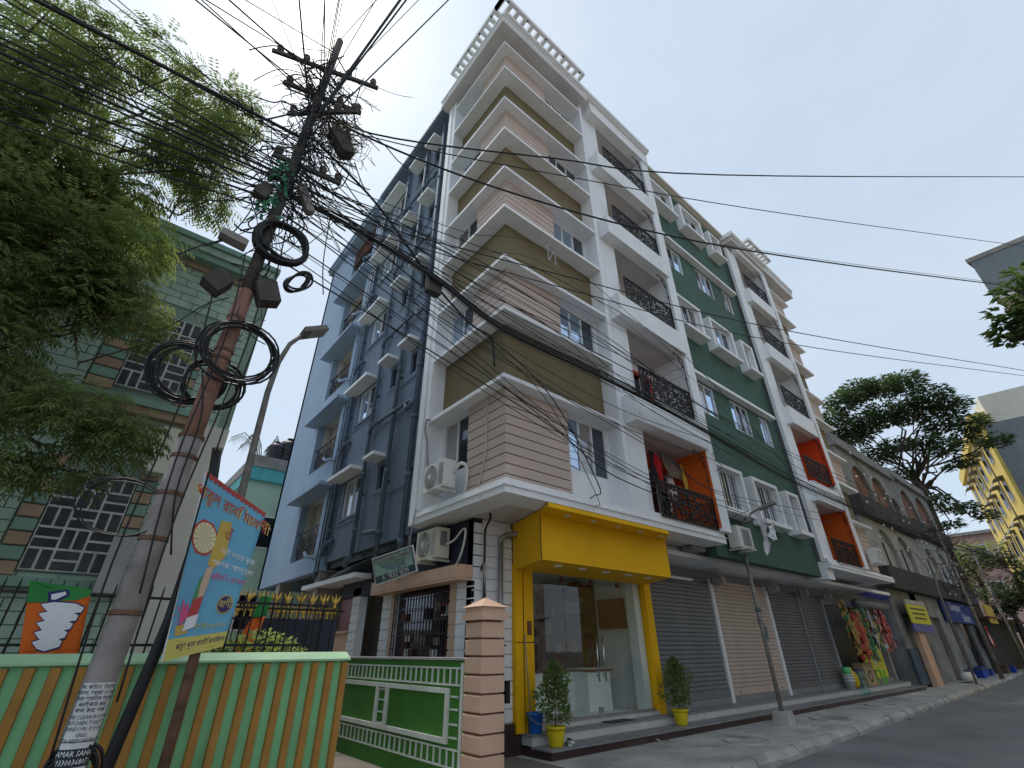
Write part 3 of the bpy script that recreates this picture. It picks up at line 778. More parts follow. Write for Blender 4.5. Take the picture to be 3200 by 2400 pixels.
# air conditioners ----------------------------------------------------
def ac(label, ax, p, u0, u1, z0, z1, d, m, flip=False, fan=True):
    """ax 0: fan side faces -x at x=p, box runs back by d; ax 1: faces -y"""
    t = thing('air_conditioner', label, 'air conditioner', (p, u0, z0) if ax == 0 else (u0, p, z0))
    abox(G(), ax, p, 0, d, u0, u1, z0, z1).obj('casing', m, t)
    w, h = u1 - u0, z1 - z0
    if not fan:
        abox(G(), ax, p, -.012, 0, u0 + w * .28, u1 - w * .2, z0 + .06, z1 - .06).obj('panel', 'grey_paint', t)
        for k in (.15, .8): abox(G(), ax, p, -.08, d + .1, u0 + w * k, u0 + w * k + .045, z0 - .05, z0 - .005).obj('bracket_arm', 'ac_white', t)
        return t
    cu = u0 + w * (.62 if not flip else .38); cz = z0 + h * .5; R = min(h * .43, w * .34)
    def pt(r, a, o): 
        uu, zz = cu + r * math.cos(a), cz + r * math.sin(a)
        return (p - o, uu, zz) if ax == 0 else (uu, p - o, zz)
    g = G()
    for i in range(1, 7): g.tube([pt(R * i / 6, k * .2856, .02) for k in range(23)], .006, 4, False)
    for k in range(12): g.tube([pt(R * .15, k * .5236, .024), pt(R, k * .5236, .024)], .005, 4)
    g.obj('fan_guard', 'ac_white', t)
    g = G(); n = 20
    g.add([pt(0, 0, .004)] + [pt(R, k * 2 * math.pi / n, .004) for k in range(n)], [(0, k + 1, (k + 1) % n + 1) for k in range(n)])
    g.obj('fan_well', 'dark', t)
    g = G(); g.add([pt(0, 0, .032)] + [pt(R * .22, k * 2 * math.pi / 12, .03) for k in range(12)], [(0, k + 1, (k + 1) % 12 + 1) for k in range(12)]); g.obj('hub', m, t)
    lu0, lu1 = (u0 + .03, u0 + w * .24) if not flip else (u1 - w * .24, u1 - .03)
    for k in range(11):
        zz = z0 + h * (.1 + k * .074)
        abox(G(), ax, p, -.008, 0, lu0, lu1, zz, zz + .014).obj('louver', 'galv', t)
    for k in (.15, .8):
        abox(G(), ax, p, -.08, d + .1, u0 + w * k, u0 + w * k + .045, z0 - .05, z0 - .005).obj('bracket_arm', 'ac_white', t)
    return t
a1 = ac('white air conditioner outdoor unit on wall brackets beside the corner bay window', 0, 4.52, 7.4, 8.16, 4.2, 4.74, .27, 'ac_white')
G().box(4.58, 7.385, 4.24, 4.76, 7.399, 4.66).obj('valve_cover', 'ac_white', a1)
a2 = ac('cream air conditioner outdoor unit under the bay on the dark navy wall', 0, 4.9, 8.12, 8.88, 3.06, 3.62, .3, 'ac_cream')
G().box(4.98, 8.1, 3.28, 5.12, 8.119, 3.55).obj('valve_cover', 'galv', a2)
a3 = ac('grey-faced air conditioner outdoor unit on the green wall behind the street lamp', 1, 5.72, 12.3, 13.05, 3.74, 4.27, .28, 'ac_white', fan=False)
a4 = ac('white air conditioner outdoor unit on the pink boards of the far bay', 1, 5.55, 23.0, 23.8, 4.35, 4.9, .28, 'ac_white')
def hose(name, label, pts, r, m, cat='pipe', n=6, group=None):
    """smooth curve through the points"""
    P_ = [Vector(q) for q in pts]
    out = []
    for i in range(len(P_) - 1):
        a, b, c, d = P_[max(i - 1, 0)], P_[i], P_[i + 1], P_[min(i + 2, len(P_) - 1)]
        for k in range(6):
            t = k / 6
            out.append(.5 * ((2 * b) + (c - a) * t + (2 * a - 5 * b + 4 * c - d) * t * t + (3 * b - a - 3 * c + d) * t ** 3))
    out.append(P_[-1])
    o = G().tube(out, r, n).obj(name, m, smooth=True)
    o['label'] = label; o['category'] = cat
    if group: o['group'] = group
    return o
hose('insulated_hose', 'grey insulated hose dropping down the white fin to the upper air conditioner', [(4.66, 8.35, 5.93), (4.62, 8.42, 5.95), (4.62, 8.45, 5.7), (4.64, 8.4, 5.5), (4.64, 8.3, 5.1), (4.66, 8.25, 4.73)], .025, 'galv', 'hose')
hose('insulated_hose', 'white looped hose behind the upper air conditioner beside the pink boards', [(4.74, 7.38, 4.5), (4.76, 7.2, 4.62), (4.85, 7.12, 4.55), (4.88, 7.15, 4.3), (4.95, 7.3, 4.1)], .035, 'ac_white', 'hose')
hose('insulated_hose', 'white looped hose curving from the cream air conditioner over the navy wall', [(5.12, 8.1, 3.3), (5.18, 7.9, 3.38), (5.2, 7.7, 3.52), (5.2, 7.58, 3.5), (5.2, 7.62, 3.25), (5.2, 7.75, 3.0), (5.25, 7.95, 2.9)], .022, 'ac_white', 'hose')
hose('conduit_pipe', 'thin pink conduit running down the corner boards', [(4.915, 6.6, 5.86), (4.915, 6.6, 5.2), (4.915, 6.62, 4.7), (4.915, 6.72, 4.35), (4.91, 6.85, 4.05)], .018, 'pink', 'conduit')
hose('cable_riser', 'black cable bundle bent up to the bay underside beside the white block wall', [(5.5, 7.36, 2.2), (5.5, 7.36, 3.2), (5.48, 7.32, 3.5), (5.42, 7.1, 3.66), (5.3, 6.95, 3.70)], .022, 'black_plastic', 'cable')
hose('cable_riser', 'black cable bundle rising from the peach gate pillar top', [(4.4, 5.85, 2.1), (4.42, 5.9, 2.35), (4.7, 6.3, 2.7), (5.3, 7.2, 2.75), (5.5, 7.35, 2.85)], .016, 'black_plastic', 'cable')

# doctor's board -------------------------------------------------------
mat('board_blue', (.03, .07, .10), .5, .1)
mat('board_green', (.33, .55, .48), .5, .06)
mat('board_edge', (.70, .72, .72), .5, .05)
mat('txt_red', (.32, .02, .02), .6, .05); mat('txt_dark', (.02, .03, .04), .6, .05); mat('txt_white', (.8, .8, .8), .6, .02); mat('txt_blue', (.02, .06, .35), .6, .05)
TL, TR, BR, BL = Vector((4.6, 10.28, 3.27)), Vector((4.6, 8.5, 3.30)), Vector((4.77, 8.52, 2.83)), Vector((4.77, 10.28, 2.72))
ds = thing('name_board', 'tilted green and navy name board with a phone number below the blue wall', 'sign', (4.77, 9.4, 2.78))
def bpt(u, v, o=0):
    p = (TL * (1 - u) + TR * u) * (1 - v) + (BL * (1 - u) + BR * u) * v
    return p + bn * o
bn = (TR - TL).cross(TL - BL).normalized()
def bquad(u0, v0, u1, v1, o): return G().add([bpt(u0, v0, o), bpt(u1, v0, o), bpt(u1, v1, o), bpt(u0, v1, o), bpt(u0, v0, o - .02), bpt(u1, v0, o - .02), bpt(u1, v1, o - .02), bpt(u0, v1, o - .02)], [(0, 3, 2, 1), (4, 5, 6, 7), (0, 1, 5, 4), (1, 2, 6, 5), (2, 3, 7, 6), (3, 0, 4, 7)])
bquad(0, 0, 1, 1, 0).obj('frame', 'board_edge', ds)
bquad(.025, .06, .975, .94, .005).obj('panel', 'board_blue', ds)
bquad(.045, .10, .955, .70, .009).obj('panel', 'board_green', ds)
bu = TR - TL; bv = TL - BL
text(ds, 'Prof. (Dr.) Goutam Choudhuri', .15, bpt(.5, .20, .009), bu, bv, 'txt_red', sx=.84)
text(ds, 'M.B.B.S., D.T.C.D., M.D. (Anaesthesiologist)', .066, bpt(.5, .345, .009), bu, bv, 'txt_dark')
text(ds, 'General Physician and Anaesthesiologist', .066, bpt(.5, .445, .009), bu, bv, 'txt_dark')
text(ds, 'Monday to Saturday', .10, bpt(.56, .545, .009), bu, bv, 'txt_blue')
text(ds, '9.30 AM - 12 Noon', .05, bpt(.58, .635, .009), bu, bv, 'txt_dark')
text(ds, 'Mob. : 98300 98291', .165, bpt(.48, .82, .006), bu, bv, 'txt_white')
hose('hanger_rod', 'thin grey rod running past the tilted name board', [(4.6, 8.62, 2.45), (4.6, 8.62, 3.3), (4.62, 8.6, 3.7), (4.6, 8.5, 4.0)], .012, 'galv', 'rod')

# shop interior ---------------------------------------------------------
ct = thing('shop_counter', 'white L-shaped shop counter with brown top inside the glass front', 'counter', (9.0, 8.6, .35))
each('counter_front', 'interior', [(7.55, 8.6, .352, 9.0, 8.66, 1.08), (9.0, 8.2, .352, 9.75, 8.9, 1.08), (6.5, 8.0, .352, 6.9, 8.8, 1.0)], ct)
each('counter_top', 'wood', [(7.5, 8.55, 1.081, 8.98, 9.0, 1.12), (8.985, 8.15, 1.081, 9.8, 8.95, 1.12)], ct)
dc = thing('display_case', 'small glass display case on the shop counter', 'display case', (9.4, 8.5, 1.12))
G().box(9.0, 8.3, 1.122, 9.75, 8.85, 1.14).obj('base', 'interior', dc)
each('pane', 'shop_glass', [(9.0, 8.3, 1.14, 9.75, 8.306, 1.5), (9.0, 8.306, 1.14, 9.006, 8.85, 1.5), (9.0, 8.3, 1.5, 9.75, 8.85, 1.508)], dc)
mat('cloth_goods', (.25, .06, .05), .7, .2)
sv = thing('wall_shelf', 'tall dark wall shelf full of goods deep inside the shop', 'shelf', (10.2, 10.0, .35))
G().box(10.25, 8.95, .352, 10.315, 11.08, 3.0).obj('back', 'wood', sv)
for k in range(6): G().box(9.95, 8.95, .5 + k * .45, 10.249, 11.0, .53 + k * .45).obj('shelf_board', 'wood', sv)
rs = random.Random(9)
for k in range(6):
    xx = 9.0
    while xx < 10.9:
        w_ = rs.uniform(.1, .25)
        if rs.random() < .8: G().box(10.0, xx, .532 + k * .45, 10.2, xx + w_ - .02, .532 + k * .45 + rs.uniform(.15, .36)).obj('goods_box', rs.choice(['red_cab', 'wood', 'red_cab', 'navy', 'warm_interior', 'cloth_goods']), sv)
        xx += w_
rc = G().box(10.1, 8.0, 1.95, 10.318, 8.7, 2.6).obj('wall_cabinet', 'red_cab'); rc['label'] = 'dark red cabinet hung on the white side wall of the shop'; rc['category'] = 'cabinet'
for k, x in enumerate((6.95, 7.6, 8.3, 9.0, 9.7)):
    g = G(); g.lathe((x - .4, 6.5, 2.84), [(.075, 0), (.08, .006), (.08, .0195)], 14); g.obj('downlight', 'interior', sgn)
for k in range(5):
    g = G(); g.lathe((6.3 + k * .72, 5.95, 3.617), [(.06, 0), (.065, .0125)], 12); g.obj('downlight', 'cream', sgn)

# things on the steps ---------------------------------------------------
mat('pot_yellow', (.70, .56, .015), .45, .05)
mat('bucket_blue', (.02, .13, .48), .4, .06)
mat('leaf_thuja', (.13, .19, .05), .7, .35, 14)
mat('twig', (.12, .085, .055), .9, .2, 8)
mat('mat_brown', (.06, .05, .045), .95, .25, 20, bump=.4, bscale=90)
def potted(x, y, label, seed):
    t = thing('potted_thuja', label, 'potted plant', (x, y, .135))
    z = .136
    g = G(); g.lathe((x, y, z), [(.105, 0), (.115, .02), (.15, .2), (.155, .235), (.172, .238), (.176, .275), (.160, .277), (.15, .245), (.02, .24)], 24)
    p = g.obj('pot', 'pot_yellow', t, True)
    g = G(); g.lathe((x, y, z), [(.149, .243), (.05, .252)], 14); g.obj('soil', 'twig', p)
    r = random.Random(seed)
    G().tube([(x, y, z + .24), (x + .02, y, z + .5), (x + .01, y - .01, z + 1.1)], [.012, .01, .004], 6).obj('trunk', 'twig', t)
    g = G()
    for k in range(1500):                                  # flattened feathery sprays
        h = r.random() ** .8
        zc = z + .33 + h * .86
        rr = (.29 + .03 * (seed % 3)) * math.sin(math.pi * min(1, .16 + h * .86)) ** .75 * (r.random() ** .5)
        a = r.uniform(0, 6.283)
        lump = .8 + .42 * math.sin(a * 3 + seed) * math.sin(zc * 9 + seed)
        c = Vector((x + .015 + rr * lump * math.cos(a), y + rr * lump * math.sin(a), zc))
        d = Vector((math.cos(a) * .55, math.sin(a) * .55, r.uniform(.25, 1.1) if h > .35 else r.uniform(-.9, .5))).normalized()
        s = d.cross(Vector((r.uniform(-1, 1), r.uniform(-1, 1), .3))).normalized()
        l_, w_ = r.uniform(.05, .095), r.uniform(.006, .014)
        g.add([c - s * w_, c + d * l_ * .5 - s * w_ * 1.3, c + d * l_, c + d * l_ * .5 + s * w_ * 1.3, c + s * w_], [(0, 1, 2, 3, 4)])
    g.obj('foliage', 'leaf_thuja', t, kind='stuff')
potted(6.66, 6.86, 'feathery green thuja in a yellow pot beside the blue bucket', 4)
potted(10.34, 6.9, 'feathery green thuja in a yellow pot before the grey roller shutter', 8)
bt = thing('bucket', 'blue plastic bucket on the step by the yellow post', 'bucket', (6.5, 7.2, .29))
g = G(); x, y, z = 6.52, 7.2, .293
g.lathe((x, y, z), [(.105, 0), (.11, .01), (.135, .25), (.148, .255), (.148, .29), (.135, .292), (.128, .25), (.1, .02)], 22); g.obj('body', 'bucket_blue', bt, True)
G().tube([(x + .15 * math.cos(k * .35), y - .1 - .02 * k if 0 else y - .145 * math.sin(k * .35), z + .26 - .13 * math.sin(k * .35)) for k in range(10)], .006, 5).obj('handle', 'galv', bt)
dm = G().box(8.35, 7.1, .293, 9.05, 7.4, .308).obj('doormat', 'mat_brown'); dm['label'] = 'dark brown doormat on the step before the glass doors'; dm['category'] = 'doormat'
mp_ = thing('mop', 'mop with a grey pole leaning on the yellow post', 'mop', (6.42, 7.2, .29))
G().tube([(6.44, 7.2, .3), (6.4, 7.29, 1.75)], .012, 6).obj('pole', 'galv', mp_)
sp = thing('shoe', 'white and black trainer lying on the step beside the yellow pot', 'shoe', (6.93, 6.8, .135), 'pair of trainers')
def shoe(t, x, y, rot):
    g = G(Matrix.Translation((x, y, .136)) @ Matrix.Rotation(rot, 4, 'Z'))
    sec = [(-.13, .035, .05), (-.09, .042, .085), (-.03, .04, .075), (.04, .045, .055), (.1, .042, .04), (.14, .02, .025)]
    vv, n = [], 8
    for sx_, w_, h in sec:
        for k in range(n):
            a = 2 * math.pi * k / n
            vv.append((sx_, w_ * math.cos(a), max(0, h * .5 + h * .5 * math.sin(a))))
    g.add(vv, [(i*n+k, i*n+(k+1) % n, (i+1)*n+(k+1) % n, (i+1)*n+k) for i in range(5) for k in range(n)] + [tuple(range(n)), tuple(range(5*n, 6*n))])
    g.obj('upper', 'board_edge', t, True)
    q = G(Matrix.Translation((x, y, .136)) @ Matrix.Rotation(rot, 4, 'Z')); q.lathe((-.075, 0, .07), [(.03, 0), (.032, .02), (.02, .02)], 10); q.obj('collar', 'black_plastic', t)
shoe(sp, 6.95, 6.79, .6)
sp2 = thing('shoe', 'white and black trainer standing behind its pair on the step', 'shoe', (6.99, 6.9, .135), 'pair of trainers'); shoe(sp2, 6.98, 6.9, .9)

# street lamp on the pavement -------------------------------------------
mat('lamp_grey', (.24, .22, .20), .7, .2, 5, grime=.4, scol=(.14, .11, .09))
lp = thing('street_lamp', 'thin grey street lamp with curved arm standing before the roller shutters', 'street lamp', (13.05, 6.03, 0))
g = G(); g.prism([(12.86, -.01), (13.25, -.01), (13.2, .26), (12.92, .26)], 1, 5.86, 6.2); g.obj('base', 'kerb', lp)
G().tube([(13.05, 6.03, .25), (13.06, 6.03, 2.2), (13.08, 6.03, 3.6)], [.05, .048, .04], 10).obj('pole', 'lamp_grey', lp, True)
G().tube([(13.08, 6.03, 3.6), (13.12, 6.02, 4.1), (13.15, 5.95, 4.42), (13.18, 5.8, 4.62), (13.22, 5.6, 4.72), (13.24, 5.42, 4.78)], .03, 8).obj('arm', 'lamp_grey', lp, True)
g = G(Matrix.Translation((13.26, 5.3, 4.8)) @ Matrix.Rotation(-.18, 4, 'X')); g.prism([(-.07, -.035), (.07, -.035), (.05, .035), (-.05, .035)], 1, -.32, .16); g.obj('lamp_head', 'lamp_grey', lp)
mat('rag_green', (.10, .16, .15), .9, .3, 10)
g = G()
rg = random.Random(2)
for k in range(7):
    a = rg.uniform(0, 6.28); zz = 2.45 - k * .09
    g.add([(13.07 + .055 * math.cos(a), 6.03 + .055 * math.sin(a), zz), (13.07 + .12 * math.cos(a + .7), 6.03 + .1 * math.sin(a + .7), zz - .05), (13.07 + .1 * math.cos(a + .5), 6.03 + .09 * math.sin(a + .5), zz - .28), (13.07 + .06 * math.cos(a - .3), 6.03 + .06 * math.sin(a - .3), zz - .18)], [(0, 1, 2, 3)])
g.lathe((13.07, 6.03, 2.3), [(.06, 0), (.085, .03), (.06, .1)], 8)
o = g.obj('tied_rag', 'rag_green'); o['label'] = 'grey-green rag tied round the thin street lamp'; o['category'] = 'rag'
# torn poster cloth hanging from a wire
mat('torn_cloth', (.55, .55, .57), .8, .25, 5, grime=.8, scol=(.06, .06, .09))
tp = thing('torn_banner', 'torn black and white banner dangling by the street lamp', 'banner', (12.9, 5.3, 3.5))
def crumple(g, pts, n, seed, amp):
    r = random.Random(seed)
    a, b, c, d = [Vector(p) for p in pts]
    vv = []
    for i in range(n + 1):
        for j in range(n + 1):
            u, v = i / n, j / n
            p = (a * (1 - u) + b * u) * (1 - v) + (d * (1 - u) + c * u) * v
            vv.append(p + Vector((0, amp * math.sin(u * 9 + seed) * math.cos(v * 7) + r.uniform(-amp, amp) * .4, r.uniform(-amp, amp) * .3)))
    g.add(vv, [(i*(n+1)+j, (i+1)*(n+1)+j, (i+1)*(n+1)+j+1, i*(n+1)+j+1) for i in range(n) for j in range(n)])
g = G(); crumple(g, [(12.62, 5.3, 4.56), (13.0, 5.3, 4.3), (12.95, 5.3, 3.75), (12.72, 5.3, 3.5)], 7, 1, .05); g.obj('cloth', 'torn_cloth', tp)
g = G(); crumple(g, [(13.1, 5.3, 4.2), (13.5, 5.28, 4.42), (13.45, 5.3, 4.0), (13.2, 5.3, 3.9)], 7, 4, .06); g.obj('cloth', 'board_edge', tp)
text(tp, 'POOJA', .14, (12.86, 5.22, 3.92), (1, 0, -.3), (.3, 0, 1), 'txt_white') if 0 else None
# ------------------------------------------------------------------ gate pillar, boundary walls, fences
mat('fence_green', (.22, .54, .26), .6, .07, 1.6, bump=.05, streak=.35, scol=(.13, .22, .12), grime=.2)
mat('fence_cap', (.36, .56, .34), .6, .10, 1.5, streak=.2, scol=(.2, .34, .22))
mat('fence_orange', (.40, .20, .04), .65, .12, 2.5, streak=.35, scol=(.22, .12, .05), grime=.2)
mat('grass_green', (.055, .20, .028), .7, .12, 1.2, bump=.1)
mat('line_white', (.66, .68, .62), .7, .10, 4, grime=.25, scol=(.35, .42, .3))
mat('cap_grey', (.40, .38, .38), .8, .1)
mat('gold', (.70, .47, .09), .4, .1, 4, metal=.3)
gp = thing('gate_pillar', 'peach rusticated gate pillar with a pyramid cap', 'pillar', (4.35, 5.78, 0))
G().box(4.19, 5.62, 0, 4.50, 5.93, 1.86).obj('shaft', 'pink_gap', gp)
k = 0
while k < 9:
    z = .012 + k * .205
    G().prism([(4.16, z + .012), (4.172, z), (4.528, z), (4.54, z + .012), (4.54, z + .17), (4.528, z + .182), (4.172, z + .182), (4.16, z + .17)], 1, 5.59, 5.96).obj('block', 'peach', gp); k += 1
G().box(4.12, 5.55, 1.86, 4.58, 6.0, 1.95).box(4.155, 5.585, 1.95, 4.545, 5.965, 2.02).obj('cap_band', 'peach', gp)
g = G(); g.add([(4.12, 5.55, 2.021), (4.58, 5.55, 2.021), (4.58, 6.0, 2.021), (4.12, 6.0, 2.021), (4.35, 5.775, 2.15)], [(3, 2, 1, 0), (0, 1, 4), (1, 2, 4), (2, 3, 4), (3, 0, 4)]); g.obj('cap', 'peach', gp)

gw = thing('boundary_wall', 'green boundary wall with white raised frames beside the peach pillar', 'wall', (4.3, 8.5, 0))
G().box(4.2, 5.97, 0, 4.4, 11.9, 1.39).obj('wall', 'grass_green', gw)
G().box(4.17, 5.97, 1.391, 4.43, 11.9, 1.42).obj('coping', 'cap_grey', gw)
def relief(y0, z0, y1, z1, d=.02): G().box(4.2 - d, y0, z0, 4.1995, y1, z1).obj('raised_line', 'line_white', gw)
relief(6.02, .05, 6.08, 1.36, .012)
for z in (1.285, 1.09): relief(6.09, z, 11.8, z + .022)
for z in (.40, .215): relief(6.09, z, 11.8, z + .02)
n = 0
y = 6.16
while y < 11.7:
    relief(y, 1.112, y + .02, 1.284); relief(y, .236, y + .02, .399)
    y += .155
for z0, z1 in ((.455, .515), (1.0, 1.06)): relief(6.33, z0, 11.8, z1, .035)
for y in (6.33, 8.06, 8.40, 10.2, 10.54): relief(y, .516, y + .075, .999, .035)
for y0, y1 in ((6.12, 6.30), (8.16, 8.38), (10.3, 10.5)):
    for z in (.52, .66, .82, .96): relief(y0, z, y1, z + .02, .018)

sf = thing('boundary_wall', 'low mint wall with raised orange stripes and pale green coping by the pole', 'wall', (0, 6.3, 0))
G().box(-5.0, 6.2, 0, 2.64, 6.42, 1.41).obj('wall', 'fence_green', sf)
g = G(); g.prism([(6.15, 1.411), (6.44, 1.411), (6.44, 1.47), (6.34, 1.50), (6.30, 1.50), (6.15, 1.43)], 0, -5.0, 2.66); g.obj('coping', 'fence_cap', sf)
k = 0
x = 2.565
while x > -2.2:
    g = G(); g.prism([(x, 6.1995), (x + .010, 6.16), (x + .074, 6.16), (x + .084, 6.1995)], 2, 0, 1.395); g.obj('stripe', 'fence_orange', sf)
    x -= .1722
# iron railing on top of the mint wall, with a party flag tied to it
rl = thing('iron_railing', 'thin black iron railing standing on the striped mint wall', 'railing', (-.5, 6.7, 1.4))
each('rail', 'iron', [(-4.9, 6.69, 1.56, 2.5, 6.71, 1.585), (-4.9, 6.69, 2.0, 2.5, 6.71, 2.025)], rl)
x = -4.8
while x < 2.5:
    G().tube([(x, 6.7, 0), (x, 6.7, 2.08), (x, 6.7, 2.14)], [.009, .009, .002], 5).obj('bar', 'iron', rl); x += .105
mat('flag_orange', (.66, .13, .015), .8, .06, 3)
mat('flag_green', (.03, .22, .05), .8, .06, 3)
mat('flag_white', (.72, .72, .75), .8, .05, 3)
mat('flag_navy', (.03, .03, .14), .8, .05)
def sheet(name, m, parent, a, b, c, d, n=10, amp=.02, f=(7, 5), ph=0, off=0, th=0):
    """waving cloth between corners a b (top) c d (bottom, clockwise)"""
    a, b, c, d = map(Vector, (a, b, c, d)); nn = (b - a).cross(d - a).normalized()
    vv = []
    for j in range(n + 1):
        for i in range(n + 1):
            u, v = i / n, j / n
            p = (a * (1 - u) + b * u) * (1 - v) + (d * (1 - u) + c * u) * v
            vv.append(p + nn * (amp * math.sin(u * f[0] + ph) * (.4 + .6 * v) + amp * .6 * math.sin(v * f[1] + u * 3 + ph) + off))
    g = G(); g.add(vv, [(j*(n+1)+i, j*(n+1)+i+1, (j+1)*(n+1)+i+1, (j+1)*(n+1)+i) for j in range(n) for i in range(n)])
    o = g.obj(name, m, parent, True)
    md = o.modifiers.new('thickness', 'SOLIDIFY'); md.thickness = .004; md.offset = 0
    return o
class Cloth:
    """maps flat artwork onto the same waving cloth"""
    def __init__(s, a, b, c, d, amp=.02, f=(7, 5), ph=0):
        s.q = [Vector(p) for p in (a, b, c, d)]; s.n = (s.q[1] - s.q[0]).cross(s.q[3] - s.q[0]).normalized(); s.amp, s.f, s.ph = amp, f, ph
    def at(s, u, v, off=0):
        a, b, c, d = s.q
        p = (a * (1 - u) + b * u) * (1 - v) + (d * (1 - u) + c * u) * v
        return p + s.n * (s.amp * math.sin(u * s.f[0] + s.ph) * (.4 + .6 * v) + s.amp * .6 * math.sin(v * s.f[1] + u * 3 + s.ph) + off)
    def poly(s, pts, m, parent, off, name='printed_shape'):
        cx = sum(p[0] for p in pts) / len(pts); cy = sum(p[1] for p in pts) / len(pts)
        n = len(pts); fine = []
        for (x0, y0), (x1, y1) in zip(pts, pts[1:] + pts[:1]):
            for k in range(3): fine.append((x0 + (x1 - x0) * k / 3, y0 + (y1 - y0) * k / 3))
        n = len(fine)
        mid = [((p[0] + cx) / 2, (p[1] + cy) / 2) for p in fine]
        vv = [s.at(*p, off) for p in fine] + [s.at(*p, off) for p in mid] + [s.at(cx, cy, off)]
        G().add(vv, [(i, (i + 1) % n, n + (i + 1) % n, n + i) for i in range(n)] + [(n + i, n + (i + 1) % n, 2 * n) for i in range(n)]).obj(name, m, parent)
    def text(s, st, size, u, v, m, parent, off, sx=1, asp=1.0):
        cu = bpy.data.curves.new('lettering', 'FONT'); cu.body = st; cu.size = size; cu.align_x = 'CENTER'; cu.align_y = 'CENTER'; cu.resolution_u = 2
        t = bpy.data.objects.new('lettering', cu); me = bpy.data.meshes.new_from_object(t); bpy.data.objects.remove(t); bpy.data.curves.remove(cu)
        for q in me.vertices: q.co = s.at(u + q.co.x * sx, v - q.co.y * asp, off)
        me.materials.clear(); me.materials.append(M[m])
        return link(bpy.data.objects.new('lettering', me), parent)
fl = thing('party_flag', 'orange and green flag with a white lotus emblem tied to the iron railing', 'flag', (-.1, 6.64, 1.46))
F4 = [(-.43, 6.62, 2.11), (.05, 6.62, 2.06), (.14, 6.62, 1.49), (-.27, 6.62, 1.46)]
sheet('cloth', 'flag_orange', fl, *F4, amp=.018)
cl = Cloth(*F4, amp=.018)
def side(c, pts, m, par, off, nm='printed_shape'): c.poly(pts, m, par, off, nm)
sg_ = -1 if cl.n.y > 0 else 1
side(cl, [(0, 0), (1, 0), (1, .10), (.78, .2), (.45, .24), (.0, .30)], 'flag_green', fl, .006 * sg_)
side(cl, [(.30, .12), (.62, .05), (.66, .14), (.45, .26), (.32, .26)], 'flag_navy', fl, .009 * sg_)
side(cl, [(.36, .15), (.58, .09), (.60, .13), (.44, .22), (.37, .22)], 'flag_white', fl, .012 * sg_)
for k in range(5):                                        # lotus petals, white with navy outline
    y = .30 + k * .125; sh_ = -.05 * k
    for grow, m_, of in ((.02, 'flag_navy', .009), (0, 'flag_white', .012)):
        side(cl, [(.22 - grow + sh_ * .2, y - grow * .5), (.42 + sh_ * .4, y - .045 - grow), (.78 + sh_, y - .05 - grow), (.93 + grow + sh_ * 1.3, y - .005 - grow), (.90 + grow + sh_ * 1.3, y + .07 + grow), (.60 + sh_, y + .12 + grow), (.33 + sh_ * .3, y + .085 + grow)], m_, fl, of * sg_ + .0006 * k * sg_, 'petal')
side(cl, [(.0, .9), (1, .95), (1, 1), (0, 1)], 'flag_orange', fl, .0065 * sg_)

# second narrow flag and the gold-tipped railings towards the drive
def gold_rail(label, x0, x1, y, zb, zt, step):
    t = thing('spear_railing', label, 'railing', ((x0 + x1) / 2, y, 0))
    each('rail', 'iron', [(x0, y - .015, zb, x1, y + .015, zb + .03), (x0, y - .015, zt - .25, x1, y + .015, zt - .22)], t)
    x = x0 + .03
    while x < x1:
        b_ = G().tube([(x, y, 0), (x, y, zt - .2)], .010, 5).obj('bar', 'iron', t)
        g = G(); g.lathe((x, y, zt - .2), [(.014, 0), (.03, .02), (.016, .05), (.026, .10), (.004, .22)], 6)
        for s in (-1, 1): g.tube([(x, y, zt - .14), (x + s * .05, y, zt - .07), (x + s * .075, y, zt + .0)], [.012, .02, .004], 5)
        g.obj('finial', 'gold', b_); x += step
    return t
gold_rail('black railing with gold spear finials beyond the striped wall', 1.15, 3.45, 8.5, 1.2, 2.32, .19)
gold_rail('second black railing with small gold finials deeper in the drive', 1.4, 4.15, 10.6, 1.2, 2.28, .12)
mat('gate_dark', (.03, .035, .055), .6, .2)
o = G().box(2.0, 8.62, 0.4, 3.4, 8.65, 1.95).obj('sheet_gate', 'gate_dark'); o['label'] = 'dark navy sheet panel behind the gold-tipped railing'; o['category'] = 'gate'
f2_ = thing('party_flag', 'narrow rolled orange and green flag hanging on the gold-tipped railing', 'flag', (1.95, 8.35, 1.4))
sheet('cloth', 'flag_orange', f2_, (2.02, 8.4, 1.95), (2.2, 8.4, 1.98), (2.05, 8.35, 1.42), (1.8, 8.35, 1.4), amp=.04, f=(11, 3))
sheet('cloth', 'flag_green', f2_, (2.08, 8.4, 2.25), (2.22, 8.4, 2.25), (2.2, 8.395, 1.97), (2.02, 8.395, 1.94), amp=.03, f=(11, 3))

# the banner by the pole ---------------------------------------------------
mat('banner_blue', (.14, .40, .57), .55, .08, 2)
mat('banner_red', (.48, .06, .05), .6, .05); mat('banner_yellow', (.60, .53, .13), .6, .05); mat('banner_cream', (.72, .66, .45), .6, .05); mat('banner_pink', (.65, .10, .24), .6, .05)
mat('banner_navy', (.05, .03, .12), .6, .05); mat('banner_gold', (.55, .38, .08), .6, .05); mat('banner_skin', (.6, .42, .3), .6, .05); mat('banner_green', (.08, .28, .10), .6, .05)
bn_ = thing('cloth_banner', 'blue festival banner with Bengali lettering tied beside the utility pole', 'banner', (.95, 5.6, 1.4))
BQ = [(.566, 5.6, 3.141), (1.235, 5.6, 2.80), (1.15, 5.6, 1.55), (.70, 5.6, 1.43)]
sheet('cloth', 'banner_blue', bn_, *BQ, n=14, amp=.012, f=(5, 4))
cb = Cloth(*BQ, amp=.012, f=(5, 4)); sb = -1 if cb.n.y > 0 else 1
